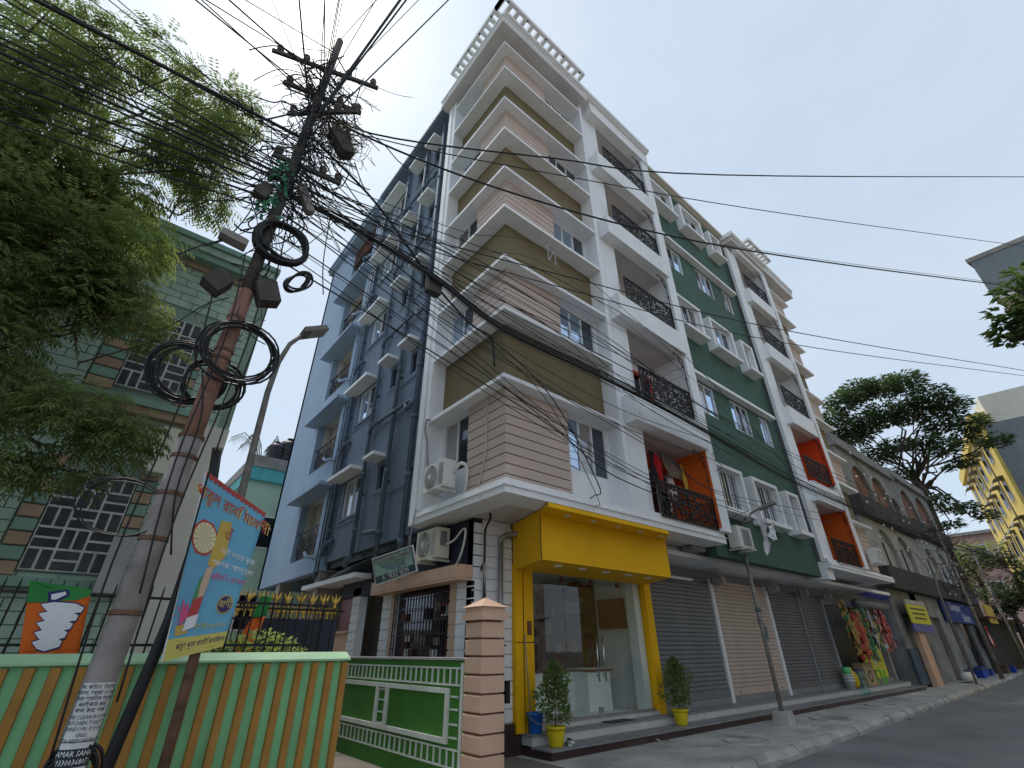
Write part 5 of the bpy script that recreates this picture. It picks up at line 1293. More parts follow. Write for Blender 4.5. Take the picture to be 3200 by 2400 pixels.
# overhead cables
WIRES = [
 ('left', [(0.47,5.0,6.96),(-15.43,7.5,10.41)], 0.008),
 ('left', [(0.47,5.0,6.92),(-15.03,8.0,9.47)], 0.01),
 ('left', [(0.55,5.0,6.84),(-15.15,8.0,9.34)], 0.014),
 ('left', [(0.51,5.0,6.76),(-14.54,7.5,8.51)], 0.016),
 ('left', [(0.58,5.0,6.72),(-14.62,7.5,8.17)], 0.01),
 ('left', [(0.54,5.0,6.61),(-14.36,8.5,8.21)], 0.014),
 ('left', [(0.51,5.0,6.49),(-14.04,8.5,8.14)], 0.008),
 ('left', [(0.47,5.0,6.38),(-13.58,9.0,7.78)], 0.01),
 ('left', [(0.46,5.0,6.2),(-13.19,9.0,7.55)], 0.01),
 ('left', [(0.49,5.0,6.84),(-15.21,7.5,10.14)], 0.007),
 ('left', [(0.54,5.0,6.34),(-13.86,8.5,7.99)], 0.007),
 ('left', [(0.38,5.0,7.83),(-13.42,6.0,8.13)], 0.022),
 ('left', [(0.37,5.0,7.71),(-13.23,6.0,8.91)], 0.01),
 ('left', [(0.46,5.0,7.59),(-12.29,6.0,11.49)], 0.006),
 ('left', [(0.48,5.0,7.46),(-12.02,6.0,12.61)], 0.006),
 ('left', [(0.54,5.0,7.36),(-11.91,6.0,13.61)], 0.006),
 ('left', [(0.44,5.0,7.08),(-14.71,7.0,11.43)], 0.007),
 ('left', [(0.48,5.0,7.02),(-15.32,7.0,10.87)], 0.01),
 ('left', [(0.2,5.0,8.71),(-8.98,3.8,9.43)], 0.01),
 ('left', [(0.25,5.0,8.58),(-8.99,3.8,10.56)], 0.008),
 ('left', [(0.29,5.0,9.41),(-8.83,3.8,6.95)], 0.008),
 ('left', [(0.39,5.0,9.27),(-7.77,3.2,9.03)], 0.012),
 ('left', [(0.59,5.0,10.07),(-8.35,3.2,5.75)], 0.008),
 ('left', [(0.13,5.0,8.52),(-4.85,2.0,13.14)], 0.006),
 ('over', [(0.71,5.0,8.16),(-3.29,0.0,13.81)], 0.012),
 ('over', [(0.37,5.0,9.38),(-1.48,0.0,9.73)], 0.008),
 ('over', [(0.74,5.0,8.78),(-1.91,-1.0,11.83)], 0.007),
 ('over', [(0.66,5.0,9.06),(-1.04,-1.0,11.61)], 0.007),
 ('over', [(0.69,5.0,9.36),(-1.01,-1.0,10.71)], 0.007),
 ('over', [(0.71,5.0,9.52),(-0.84,-1.0,10.42)], 0.006),
 ('over', [(0.66,5.0,7.89),(3.56,-0.5,24.94)], 0.02),
 ('over', [(0.7,5.0,7.87),(4.1,-0.5,26.12)], 0.014),
 ('over', [(0.66,5.0,7.57),(8.21,0.0,34.87)], 0.011),
 ('over', [(0.81,5.0,8.85),(1.76,-0.5,19.05)], 0.006),
 ('over', [(0.72,5.0,10.54),(2.02,0.0,13.14)], 0.006),
 ('over', [(0.67,5.0,8.58),(5.37,0.0,26.23)], 0.006),
 ('sky', [(1.24,5.0,8.83),(4.27,3.75,9.58),(8.05,2.19,10.74),(22.0,-3.54,16.7),(35.95,-9.27,22.66)], 0.014),
 ('sky', [(1.18,5.0,8.71),(5.31,3.51,9.51),(10.28,1.74,10.73),(22.0,-2.46,14.0),(33.72,-6.66,17.27)], 0.009),
 ('sky', [(1.03,5.0,8.65),(3.33,4.24,8.43),(6.84,3.1,8.75),(11.92,1.44,9.87),(22.0,-1.85,12.47),(32.08,-5.14,15.07)], 0.016),
 ('sky', [(9.0,4.09,11.01),(14.2,1.7,11.54),(22.0,-1.87,12.53),(29.8,-5.44,13.52)], 0.006),
 ('sky', [(0.88,5.0,6.75),(4.65,3.99,7.01),(10.0,2.53,7.54),(22.0,-0.71,9.61),(34.0,-3.95,11.68)], 0.009),
 ('sky', [(0.91,5.0,6.61),(4.65,4.01,6.75),(9.91,2.59,7.2),(22.0,-0.64,9.43),(34.09,-3.87,11.66)], 0.008),
 ('bundle', [(0.4,4.98,6.7),(1.44,5.07,6.78),(2.77,5.19,6.74),(4.21,5.19,6.37),(6.76,5.17,6.38),(9.68,5.11,6.25),(14.93,5.11,5.88),(20.95,5.15,5.97),(29.39,5.21,6.22),(69.36,5.28,8.19)], 0.026),
 ('bundle', [(0.4,4.97,6.69),(1.46,5.12,6.83),(2.76,5.17,6.72),(4.23,5.21,6.39),(6.72,5.14,6.35),(9.64,5.09,6.23),(14.98,5.12,5.91),(20.84,5.12,5.97),(29.27,5.17,6.25),(70.6,5.33,8.43)], 0.022),
 ('bundle', [(0.4,5.03,6.74),(1.44,5.08,6.78),(2.77,5.2,6.74),(4.2,5.18,6.36),(6.72,5.14,6.34),(9.67,5.11,6.24),(14.86,5.08,5.87),(21.01,5.16,6.0),(29.27,5.17,6.25),(70.1,5.28,8.4)], 0.018),
 ('bundle', [(0.39,5.0,6.74),(1.45,5.09,6.82),(2.75,5.17,6.74),(4.23,5.21,6.41),(6.78,5.18,6.4),(9.71,5.13,6.28),(14.96,5.11,5.91),(20.94,5.14,6.0),(29.38,5.19,6.27),(70.41,5.31,8.41)], 0.006),
 ('bundle', [(0.39,4.99,6.76),(1.44,5.1,6.87),(2.77,5.22,6.84),(4.2,5.18,6.46),(6.75,5.14,6.47),(9.74,5.12,6.4),(14.95,5.07,6.03),(21.02,5.12,6.14),(29.74,5.21,6.45),(70.82,5.27,8.63)], 0.011),
 ('bundle', [(0.41,4.98,6.62),(1.46,5.11,6.78),(2.76,5.17,6.69),(4.21,5.19,6.36),(6.73,5.14,6.36),(9.68,5.11,6.28),(14.88,5.07,5.93),(21.06,5.15,6.1),(29.58,5.18,6.43),(71.78,5.29,8.87)], 0.006),
 ('bundle', [(0.41,5.03,6.69),(1.45,5.1,6.78),(2.77,5.2,6.74),(4.2,5.18,6.37),(6.76,5.17,6.38),(9.62,5.08,6.23),(14.93,5.11,5.88),(21.0,5.18,5.95),(29.29,5.22,6.11),(68.36,5.32,7.81)], 0.008),
 ('bundle', [(0.38,5.01,6.8),(1.44,5.13,6.93),(2.77,5.23,6.92),(4.22,5.2,6.57),(6.74,5.12,6.58),(9.73,5.09,6.52),(15.2,5.12,6.25),(21.43,5.17,6.39),(30.07,5.21,6.67),(72.37,5.28,9.04)], 0.006),
 ('bundle', [(0.4,5.01,6.73),(1.45,5.1,6.82),(2.77,5.21,6.79),(4.21,5.2,6.42),(6.75,5.16,6.42),(9.62,5.07,6.28),(14.94,5.09,5.95),(21.1,5.17,6.07),(29.49,5.21,6.29),(69.9,5.3,8.3)], 0.011),
 ('bundle', [(0.41,4.97,6.62),(1.44,5.07,6.77),(2.77,5.2,6.79),(4.21,5.19,6.44),(6.72,5.13,6.44),(9.66,5.08,6.35),(15.01,5.1,6.03),(20.98,5.12,6.09),(29.53,5.2,6.33),(70.02,5.31,8.3)], 0.006),
 ('bundle', [(0.42,5.02,6.67),(1.46,5.12,6.78),(2.78,5.21,6.71),(4.21,5.19,6.33),(6.72,5.14,6.31),(9.67,5.11,6.22),(14.91,5.1,5.86),(20.82,5.12,5.94),(29.46,5.21,6.26),(70.58,5.32,8.43)], 0.008),
 ('bundle', [(0.42,5.02,6.63),(1.46,5.09,6.72),(2.76,5.18,6.64),(4.21,5.19,6.29),(6.71,5.14,6.24),(9.66,5.13,6.14),(14.85,5.11,5.74),(20.75,5.15,5.79),(29.02,5.21,5.99),(67.52,5.28,7.67)], 0.006),
 ('bundle', [(0.4,4.97,6.66),(1.45,5.09,6.77),(2.76,5.17,6.69),(4.21,5.19,6.34),(6.75,5.16,6.32),(9.66,5.11,6.19),(14.84,5.09,5.8),(20.77,5.13,5.87),(29.25,5.21,6.13),(69.04,5.31,8.03)], 0.011),
 ('thin', [(0.77,5.0,6.97),(3.28,5.22,7.66),(7.01,5.22,7.6),(11.89,5.22,6.96),(25.06,5.22,7.04)], 0.008),
 ('thin', [(0.86,5.0,6.85),(3.31,5.22,6.98),(8.62,5.22,7.26),(15.07,5.22,6.65),(31.08,5.22,6.25)], 0.008),
 ('thin', [(0.83,5.0,6.69),(2.95,5.22,6.88),(7.15,5.22,6.56),(13.54,5.22,6.08)], 0.006),
 ('thin', [(0.87,5.0,6.49),(3.36,5.22,6.21),(7.17,5.22,5.82),(11.14,5.22,6.03)], 0.006),
 ('thin', [(0.95,5.0,6.38),(4.24,5.22,5.93),(8.45,5.22,5.23),(10.88,5.22,4.67),(18.09,5.22,5.05)], 0.006),
 ('thin', [(0.99,5.0,5.86),(2.88,5.22,5.59),(5.27,5.22,4.99),(8.08,5.22,4.44),(12.08,5.22,4.36)], 0.008),
 ('thin', [(0.54,5.0,5.62),(2.58,5.22,5.42),(5.26,5.22,4.85),(6.89,5.22,4.29),(10.31,5.22,4.06)], 0.01),
 ('thin', [(0.93,5.0,6.19),(3.39,5.22,5.59),(5.94,5.22,4.69),(9.48,5.22,4.11)], 0.008),
 ('thin', [(0.69,5.0,7.09),(3.26,5.22,7.94),(5.63,5.22,8.43),(10.59,5.22,8.46),(15.54,5.22,6.39)], 0.008),
 ('thin', [(0.71,5.0,7.31),(3.25,5.22,8.16),(5.54,5.22,9.12),(10.08,5.22,8.25)], 0.006),
 ('thin', [(0.84,5.0,6.93),(2.83,5.22,7.22),(5.42,5.22,7.21),(8.42,5.22,6.45),(13.08,5.22,6.25)], 0.006),
 ('thin', [(0.74,5.0,7.14),(2.06,5.22,7.23),(4.8,5.22,7.02),(7.86,5.22,6.97),(13.52,5.22,7.08)], 0.01),
 ('thin', [(0.81,5.0,6.77),(2.81,5.22,6.41),(5.08,5.22,5.61),(6.35,5.22,4.09)], 0.01),
 ('thin', [(0.81,5.0,7.1),(2.36,5.22,7.54),(6.1,5.22,7.42),(10.05,5.22,6.86)], 0.008),
]
CL = {'left': ('thin black cable running from the pole over the neem tree', 'cables over the neem tree'),
      'over': ('dark cable climbing from the pole top over the street', 'cables climbing over the street'),
      'sky': ('black cable crossing the open sky in front of the roof balconies', 'cables crossing the sky'),
      'bundle': ('black cable of the heavy bundle slung along the facade', 'heavy cable bundle along the facade'),
      'thin': ('thin black cable slung across the corner bay from the pole', 'thin cables across the bay')}
wj = random.Random(40)
for gname, pts, r in list(WIRES):                      # the swarm of thin service lines
    for k in range({'thin': 1, 'bundle': 0, 'left': 0, 'over': 0, 'sky': 0}[gname]):
        d0, d1, s_ = wj.uniform(-.35, .35), wj.uniform(-.5, .45), wj.uniform(-.25, .05); n = len(pts) - 1
        WIRES.append(('thin', [(p[0], p[1] + wj.uniform(-.03, .03) + (.06 if i else 0), p[2] + d0 + (d1 - d0) * i / n + s_ * math.sin(math.pi * i / n)) for i, p in enumerate(pts)], wj.choice((.0045, .006, .007))))
for gname, pts, r in WIRES:
    if gname == 'bundle' and r > .015: r *= .75
    if pts[0][0] < 1.5 and abs(pts[0][0] - px_(pts[0][2])) > .1: pts = [(px_(pts[0][2]), 5.0, pts[0][2] + .12)] + list(pts)
    if len(pts) == 2 or gname in ('left', 'over'):
        a, b = Vector(pts[-2]), Vector(pts[-1]); a = Vector(pts[0]); ln = (b - a).length
        pts = [a.lerp(b, k / 12) - Vector((0, 0, .012 * ln * 4 * (k / 12) * (1 - k / 12))) for k in range(13)]
    if gname == 'thin' and pts[-1][0] < 13:                # made fast to the wall
        q = pts[-1]; pts = list(pts) + [(q[0] + .5, 5.75, q[2] - .05), (q[0] + .6, 6.2, q[2] - .05)]
    hose('overhead_cable', ('hair-thin ' if r < .0075 else 'heavy ' if r > .0125 else '') + CL[gname][0].replace('thin ', '').replace('heavy ', ''), pts, r * 1.1, 'cable', 'cable', 5, CL[gname][1])
for k in range(44):                                    # short drops and jumpers about the pole head
    z = rr.uniform(6.6, 10.3); a = Vector((px_(z) + rr.uniform(-.3, .7), 5 + rr.uniform(-.2, .2), z)); b = a + Vector((rr.uniform(-.6, .9), rr.uniform(-.3, .3), rr.uniform(-1.2, .4)))
    m_ = (a + b) / 2 + Vector((rr.uniform(-.2, .2), 0, -rr.uniform(.05, .35)))
    hose('jumper_wire', 'short looping jumper wire at the head of the pole', [a, m_, b], rr.choice((.006, .008, .011)), 'cable', 'cable', 4, 'jumper wires at the pole head')
for k, (a, b, zs) in enumerate((((.45, 4.9, 5.6), (.42, 4.88, 1.2), 0), ((.2, 4.88, 5.4), (.33, 4.86, 1.9), 0), ((.5, 5.0, 6.4), (.62, 5.1, 1.6), 0), ((.05, 5, 4.9), (.17, 4.95, .9), 0), ((.2, 4.9, 3.9), (.45, 4.9, 2.2), 0))):
    a, b = Vector(a), Vector(b); hose('drop_wire', 'black drop wire hanging down the side of the pole', [a, a.lerp(b, .3) + Vector((.05, -.03, 0)), a.lerp(b, .7) + Vector((-.04, -.02, 0)), b], .008, 'cable', 'cable', 5, 'drop wires on the pole')
hose('service_cable', 'thick black service cable sagging from the pole to the olive corner bracket', [(.6, 5.0, 7.9), (1.6, 5.1, 7.5), (2.79, 5.3, 6.75), (3.9, 5.8, 6.72), (4.7, 6.3, 7.1), (4.9, 6.42, 6.98), (4.93, 6.41, 6.5)], .02, 'cable', 'cable')
o = G().box(2.68, 5.22, 6.50, 2.92, 5.36, 6.82).obj('splice_box', 'pole_dark'); o['label'] = 'black splice box hanging in the cables beside the white fin'; o['category'] = 'junction box'
wf = thing('wire_spacer', 'small metal spacer frame hanging in the cables at the third floor', 'cable fitting', (5.6, 5.2, 9.0))
for a, b in (((5.42, 5.2, 9.25), (5.62, 5.2, 9.22)), ((5.42, 5.2, 9.25), (5.45, 5.2, 8.8)), ((5.62, 5.2, 9.22), (5.66, 5.2, 8.78)), ((5.45, 5.2, 8.8), (5.66, 5.2, 8.78)), ((5.45, 5.2, 8.8), (5.62, 5.2, 9.22))): G().tube([a, b], .012, 5).obj('rod', 'galv', wf)
# ------------------------------------------------------------------ trees
def leafmat(name, c, tr=.35):
    mat(name, c, .6, .35, 1.1, spec=.3)
    m = M[name]; t = m.node_tree; n = t.nodes; l = t.links.new
    b = n['Principled BSDF']; out_ = n['Material Output']
    tl = n.new('ShaderNodeBsdfTranslucent'); mi = n.new('ShaderNodeMixShader'); mi.inputs[0].default_value = tr
    src = b.inputs['Base Color'].links[0].from_socket
    hsv = n.new('ShaderNodeHueSaturation'); hsv.inputs['Saturation'].default_value = 1.15; hsv.inputs['Value'].default_value = 1.6; hsv.inputs['Hue'].default_value = .48
    l(src, hsv.inputs['Color']); l(hsv.outputs[0], tl.inputs[0]); l(b.outputs[0], mi.inputs[1]); l(tl.outputs[0], mi.inputs[2]); l(mi.outputs[0], out_.inputs[0])
leafmat('neem_leaf', (.19, .25, .095), .5)
leafmat('dark_leaf', (.075, .115, .052), .35)
leafmat('mango_leaf', (.085, .14, .05), .4)
mat('bark', (.085, .065, .05), .9, .3, 6, bump=.5, bscale=25)

def branch(g, a, b, r0, r1, r, wob=.12, n=5):
    a, b = Vector(a), Vector(b); ln = (b - a).length
    pts = [a.lerp(b, k / n) + Vector((r.gauss(0, wob), r.gauss(0, wob), r.gauss(0, wob))) * (ln * .12 if 0 < k < n else 0) for k in range(n + 1)]
    g.tube(pts, [r0 + (r1 - r0) * k / n for k in range(n + 1)], 6)
    return pts
def frond(g, c, d, r, ln, npair, lw, droop=.5):
    """pinnate leaf: pairs of curved sickle leaflets along a drooping stalk"""
    d = d.normalized(); side = d.cross(Vector((0, 0, 1)))
    if side.length < .1: side = Vector((1, 0, 0))
    side.normalize(); p = Vector(c)
    step = ln / npair
    for k in range(npair):
        d = (d + Vector((0, 0, -droop / npair))).normalized()
        p = p + d * step
        for s in (-1, 1):
            q = (side * s + d * .6 + Vector((0, 0, -.35 + r.uniform(-.2, .2)))).normalized()
            l_ = ln * .42 * (1 - .35 * abs(k / npair - .4)); nn = q.cross(d).normalized()
            w_ = d * lw
            tip = p + q * l_ + Vector((0, 0, -l_ * .25))
            mid = p + q * l_ * .5
            g.add([p, mid - w_, tip, mid + w_ * .6], [(0, 1, 2, 3)])

# the neem tree over the left boundary
nr = random.Random(17)
nt_ = thing('neem_tree', 'large neem tree with drooping feathery leaves beside the mint house', 'tree', (-3.4, 7.9, 0))
g = G()
branch(g, (-3.4, 7.9, 0), (-3.0, 7.8, 4.2), .24, .18, nr, .3)
tips = []
#      x     y    z    radius  count
CLUMP = [(-2.3, 7.4, 7.6, .75, 420), (-2.6, 7.3, 6.6, .9, 650), (-1.75, 7.4, 6.3, .75, 520), (-2.3, 7.5, 5.5, .8, 560), (-1.35, 7.4, 5.65, .55, 300), (-1.9, 7.3, 4.7, .6, 380), (-1.5, 7.4, 4.15, .45, 260),
         (-2.3, 7.5, 3.9, .6, 330), (-1.05, 7.3, 6.75, .5, 260), (-1.0, 7.4, 5.95, .42, 200), (-3.0, 7.4, 8.4, .8, 420), (-3.3, 7.5, 9.6, .8, 330), (-2.8, 7.4, 10.3, .6, 200), (-2.0, 7.4, 10.9, .5, 130), (-1.7, 7.4, 10.4, .4, 90),
         (-1.7, 7.3, 8.5, .42, 140), (-1.1, 7.3, 8.6, .38, 120), (-1.0, 7.4, 10.3, .62, 330), (-.55, 7.4, 10.6, .4, 150), (-1.15, 7.4, 9.4, .48, 230), (-.62, 7.35, 9.6, .42, 190), (-.78, 7.35, 8.75, .5, 260), (-.45, 7.3, 8.1, .32, 110), (-1.4, 7.4, 7.6, .42, 190),
         (-.75, 7.0, 4.0, .42, 190), (-.3, 7.0, 3.75, .34, 120), (-.1, 7.0, 3.95, .22, 50), (-1.2, 7.1, 3.3, .42, 140), (-.55, 7.1, 3.3, .3, 60), (-.55, 7.2, 5.55, .28, 90), (-.3, 7.2, 5.25, .2, 40), (-3.2, 7.4, 6.2, .9, 400), (-3.2, 7.4, 4.6, .8, 320), (-3.6, 7.3, 7.6, .9, 380),
         (-2.9, 7.4, 9.0, .6, 260), (-2.45, 7.4, 9.3, .5, 180), (-2.55, 7.4, 8.2, .6, 280), (-3.3, 7.4, 10.6, .6, 200), (-2.35, 7.4, 10.2, .45, 140), (-1.75, 7.4, 7.3, .45, 220)]
gl = G()
for cx, cy, cz, cr, cn in CLUMP:
    hub = Vector((-3.0, 7.8, 4.2)) if cz < 6.2 else Vector((-2.9, 7.8, 5.6))
    branch(g, hub, (cx, cy, cz), .06 if cr > .5 else .035, .012, nr, .5, 6)
    for k in range(int(cn * (1.45 if cz < 7.8 and cr > .4 else 1.15))):
        a, e = nr.uniform(0, 6.283), nr.uniform(-1, 1)
        rr_ = cr * nr.random() ** .45 * nr.uniform(.8, 1.12)
        c = Vector((cx + rr_ * math.cos(a) * math.sqrt(1 - e * e), cy + rr_ * 1.1 * math.sin(a) * math.sqrt(1 - e * e), cz + rr_ * e * .95))
        d = Vector((math.cos(a), math.sin(a), nr.uniform(-.6, .5)))
        frond(gl, c, d, nr, nr.uniform(.18, .27), 4, nr.uniform(.017, .025), nr.uniform(.4, 1.3))
branch(g, (-3.0, 7.8, 4.2), (-2.9, 7.8, 5.6), .17, .13, nr, .2)
g.obj('trunk', 'bark', nt_, True)
gl.obj('crown', 'neem_leaf', nt_, kind='stuff')

# the big tree behind the grey houses
def clump_tree(label, name, base, trunk, clumps, leaf, leafm, seed, tw=.28, per=1.0):
    r = random.Random(seed); t = thing(name, label, 'tree', base)
    g = G(); fork = Vector(trunk)
    branch(g, base, trunk, tw, tw * .7, r, .15)
    gl = G()
    for cx, cy, cz, cr, cn in clumps:
        branch(g, fork + Vector((r.uniform(-.2, .2), r.uniform(-.2, .2), r.uniform(-.8, 1.2))), (cx, cy, cz), tw * .34, .03, r, .6, 5)
        for k in range(int(cn * per)):
            a, e = r.uniform(0, 6.283), r.uniform(-1, 1); q = cr * r.random() ** .42
            c = Vector((cx + q * math.cos(a) * math.sqrt(1 - e * e), cy + q * math.sin(a) * math.sqrt(1 - e * e), cz + q * e * .6))
            d = Vector((math.cos(a), math.sin(a), r.uniform(-.3, .5))).normalized(); s = d.cross(Vector((r.uniform(-.4, .4), r.uniform(-.4, .4), 1))).normalized()
            l_, w_ = leaf * r.uniform(.7, 1.3), leaf * r.uniform(.18, .3)
            gl.add([c, c + d * l_ * .45 + s * w_, c + d * l_ + Vector((0, 0, -l_ * .2)), c + d * l_ * .45 - s * w_], [(0, 1, 2, 3)])
    g.obj('trunk', 'bark', t, True); gl.obj('crown', leafm, t, kind='stuff')
    return t
rc = random.Random(31)
cl_ = []
def azp(az, tan, d): return (d * math.sin(rad(az)), d * math.cos(rad(az)), 1.5 + tan * d)
for az, tn, r in ((77, .37, 2.0), (78.5, .40, 2.2), (80, .415, 2.2), (82, .41, 2.3), (83.8, .405, 2.2), (85.2, .37, 2.0), (86.2, .345, 1.8), (87, .31, 1.6), (87.9, .275, 1.3), (78, .33, 2.3), (79.6, .35, 2.4), (81.5, .36, 2.5), (83.5, .35, 2.3), (85, .32, 1.9), (79.5, .29, 2.0), (81, .3, 1.8), (83.2, .295, 1.6), (84.5, .28, 1.5), (86, .29, 1.4), (80.5, .255, 1.3), (84.6, .25, 1.0), (85.4, .255, .9), (76.6, .34, 1.6), (83.0, .19, 1.2), (84.0, .185, 1.1), (82.4, .205, 1.0), (84.9, .17, .9), (82.6, .165, .9)):
    p = azp(az, tn, 54 + rc.uniform(-2, 2)); cl_.append((*p, r * .78, int(190 * r * r)))
clump_tree('tall broad tree with a flat dark crown rising behind the grey houses', 'rain_tree', azp(81.7, -.03, 54), azp(81.7, .235, 54), cl_, .42, 'dark_leaf', 5, .32)
# leafy branch reaching in over the street
bl = []
for az, tn, r in ((92.4, .445, .25), (92.9, .47, .25), (93.6, .45, .3), (93.2, .42, .25), (94.3, .43, .35), (95.0, .46, .4), (94.6, .39, .3), (93.9, .375, .25), (95.2, .36, .3), (95.6, .41, .4), (96.4, .40, .5), (96.2, .34, .4), (95.4, .32, .25), (94.2, .5, .3), (95.4, .52, .3), (97.5, .45, .6), (97.5, .36, .6), (92.0, .425, .14)):
    bl.append((*azp(az, tn, 12.5), r, int(90 * r / .3)))
clump_tree('large-leaved tree reaching in over the far side of the street', 'mango_tree', azp(104, -.12, 12.5), azp(101, .36, 12.5), bl, .20, 'mango_leaf', 9, .14, .8)
# low trees at the end of the street
for lab, nm, az, tn, d, r, seed in (('round green street tree beyond the grey houses', 'street_tree', 82.6, .10, 62, 2.6, 3), ('darker street tree beside the yellow building', 'street_tree', 84.9, .09, 56, 2.4, 4), ('small bushy tree below the pink house', 'street_tree', 83.7, .05, 58, 1.7, 6)):
    c0 = azp(az, tn, d); cc = []
    rr_ = random.Random(seed)
    for k in range(9): cc.append((c0[0] + rr_.uniform(-1, 1) * r * .6, c0[1] + rr_.uniform(-1, 1) * r * .6, c0[2] + rr_.uniform(-1, 1) * r * .8, r * .5, 160))
    clump_tree(lab, nm, (c0[0], c0[1], 0), c0, cc, .42, 'neem_leaf' if seed == 3 else 'dark_leaf', seed, .2)
# creeper at the foot of the railing and hedge leaves
hr = random.Random(8)
g = G()
for k in range(1500):
    x = hr.uniform(.9, 2.5); c = Vector((x, 7.4 + hr.gauss(0, .15), hr.uniform(1.2, 1.62 + .12 * math.sin(x * 4)))); d = Vector((hr.uniform(-1, 1), hr.uniform(-1, 1), hr.uniform(-.2, 1))).normalized(); s = d.cross(Vector((0, .3, 1))).normalized()
    l_ = hr.uniform(.05, .1); g.add([c, c + d * l_ * .5 + s * l_ * .3, c + d * l_, c + d * l_ * .5 - s * l_ * .3], [(0, 1, 2, 3)])
o = g.obj('hedge', 'neem_leaf', kind='stuff'); o['label'] = 'low leafy hedge behind the striped mint wall'; o['category'] = 'hedge'
g = G(); g2 = G()
for k in range(7):
    a = k * .9 + .3
    pts = [Vector((4.6, 24, 9.0)), Vector((4.6 + .5 * math.cos(a), 24, 10.2)), Vector((4.6 + 1.1 * math.cos(a), 24 + .3 * math.sin(a), 10.6 + .4 * math.sin(a))), Vector((4.6 + 1.6 * math.cos(a), 24 + .4 * math.sin(a), 10.2 + .5 * math.sin(a)))]
    g2.tube(pts, .02, 4)
    for j in range(26):
        t = j / 26; i = min(int(t * 3), 2); p = pts[i].lerp(pts[i + 1], t * 3 - i)
        for s in (-1, 1): g.add([p, p + Vector((.12 * s, .1 * s, -.3)), p + Vector((.16 * s, .12 * s, -.42)), p + Vector((.06 * s, .05 * s, -.2))], [(0, 1, 2, 3)])
pt_ = thing('palm_tree', 'ragged palm top showing behind the water tanks', 'palm tree', (4.6, 24, 0))
g2.tube([(4.6, 24, 0), (4.6, 24, 9.1)], .12, 8); g2.obj('trunk', 'bark', pt_); g.obj('crown', 'dark_leaf', pt_, kind='stuff')
# ------------------------------------------------------------------ laundry in the lowest balcony
mat('cloth_red', (.50, .015, .02), .85, .1, 6); mat('cloth_brown', (.20, .15, .12), .85, .15, 6); mat('cloth_yellow', (.62, .40, .06), .85, .1, 6); mat('cloth_pale', (.55, .48, .44), .85, .1, 6); mat('cloth_dark', (.03, .02, .025), .85, .2)
for lab, m_, a, b, c, d in (('red towel drying in the orange balcony', 'cloth_red', (9.98, 6.3, 5.82), (10.16, 6.3, 5.84), (10.3, 6.3, 4.9), (10.08, 6.3, 4.85)),
                            ('dark cloth drying beside the red towel in the orange balcony', 'cloth_dark', (9.72, 6.3, 5.85), (9.96, 6.3, 5.85), (9.95, 6.3, 5.0), (9.75, 6.3, 5.0)),
                            ('pale trousers drying in the orange balcony', 'cloth_pale', (10.45, 6.34, 5.6), (10.78, 6.34, 5.6), (10.78, 6.34, 4.75), (10.48, 6.34, 4.75)),
                            ('crumpled brown shirt drying in the orange balcony', 'cloth_brown', (10.3, 6.3, 5.98), (11.2, 6.3, 5.8), (11.15, 6.28, 5.3), (10.35, 6.28, 5.35)),
                            ('yellow cloth drying at the end of the balcony line', 'cloth_yellow', (11.18, 6.3, 5.85), (11.28, 6.3, 5.85), (11.36, 6.3, 4.85), (11.14, 6.3, 4.9))):
    o = sheet('laundry', m_, None, a, b, c, d, 8, .05, (9, 6), len(lab)); o['label'] = lab; o['category'] = 'laundry'; o['group'] = 'laundry in the balcony'
hose('clothes_line', 'thin clothes line strung across the orange balcony', [(9.05, 6.3, 5.9), (10.2, 6.3, 5.86), (11.38, 6.3, 5.88)], .005, 'galv', 'line')

# ------------------------------------------------------------------ the open snack shop
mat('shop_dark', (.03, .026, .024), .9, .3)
mat('shop_yellow', (.58, .55, .04), .6, .06)
mat('tarp_blue', (.02, .06, .42), .5, .1)
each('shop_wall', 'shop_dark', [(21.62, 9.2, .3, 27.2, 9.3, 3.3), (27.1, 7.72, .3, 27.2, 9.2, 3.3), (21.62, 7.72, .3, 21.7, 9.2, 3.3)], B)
part(G().box(24.6, 7.62, .44, 26.95, 7.68, 1.6), 'counter_panel', 'shop_yellow')
part(G().box(25.2, 7.72, 2.3, 27.0, 7.78, 2.95), 'shop_board', 'banner_gold')
part(pipe([(23.3, 6.9, 3.04), (27.0, 6.9, 3.04)], .15, 12), 'rolled_shutter', 'shutter_grey', smooth=True)
g = G(); g.add([(21.9, 6.05, 3.28), (25.0, 6.02, 3.28), (25.1, 6.35, 3.16), (21.8, 6.4, 3.2), (23.4, 6.2, 3.19)], [(0, 1, 4), (1, 2, 4), (2, 3, 4), (3, 0, 4)])
o = g.obj('tarpaulin', 'tarp_blue'); o['label'] = 'blue tarpaulin tucked under the white slab over the snack shop'; o['category'] = 'tarpaulin'
o = G().tube([(21.7, 7.0, 2.95), (23.9, 7.0, 2.95)], .018, 6).obj('hanging_rail', 'tarp_blue'); o['label'] = 'blue rail over the hanging snack strips'; o['category'] = 'rail'
PK = {}
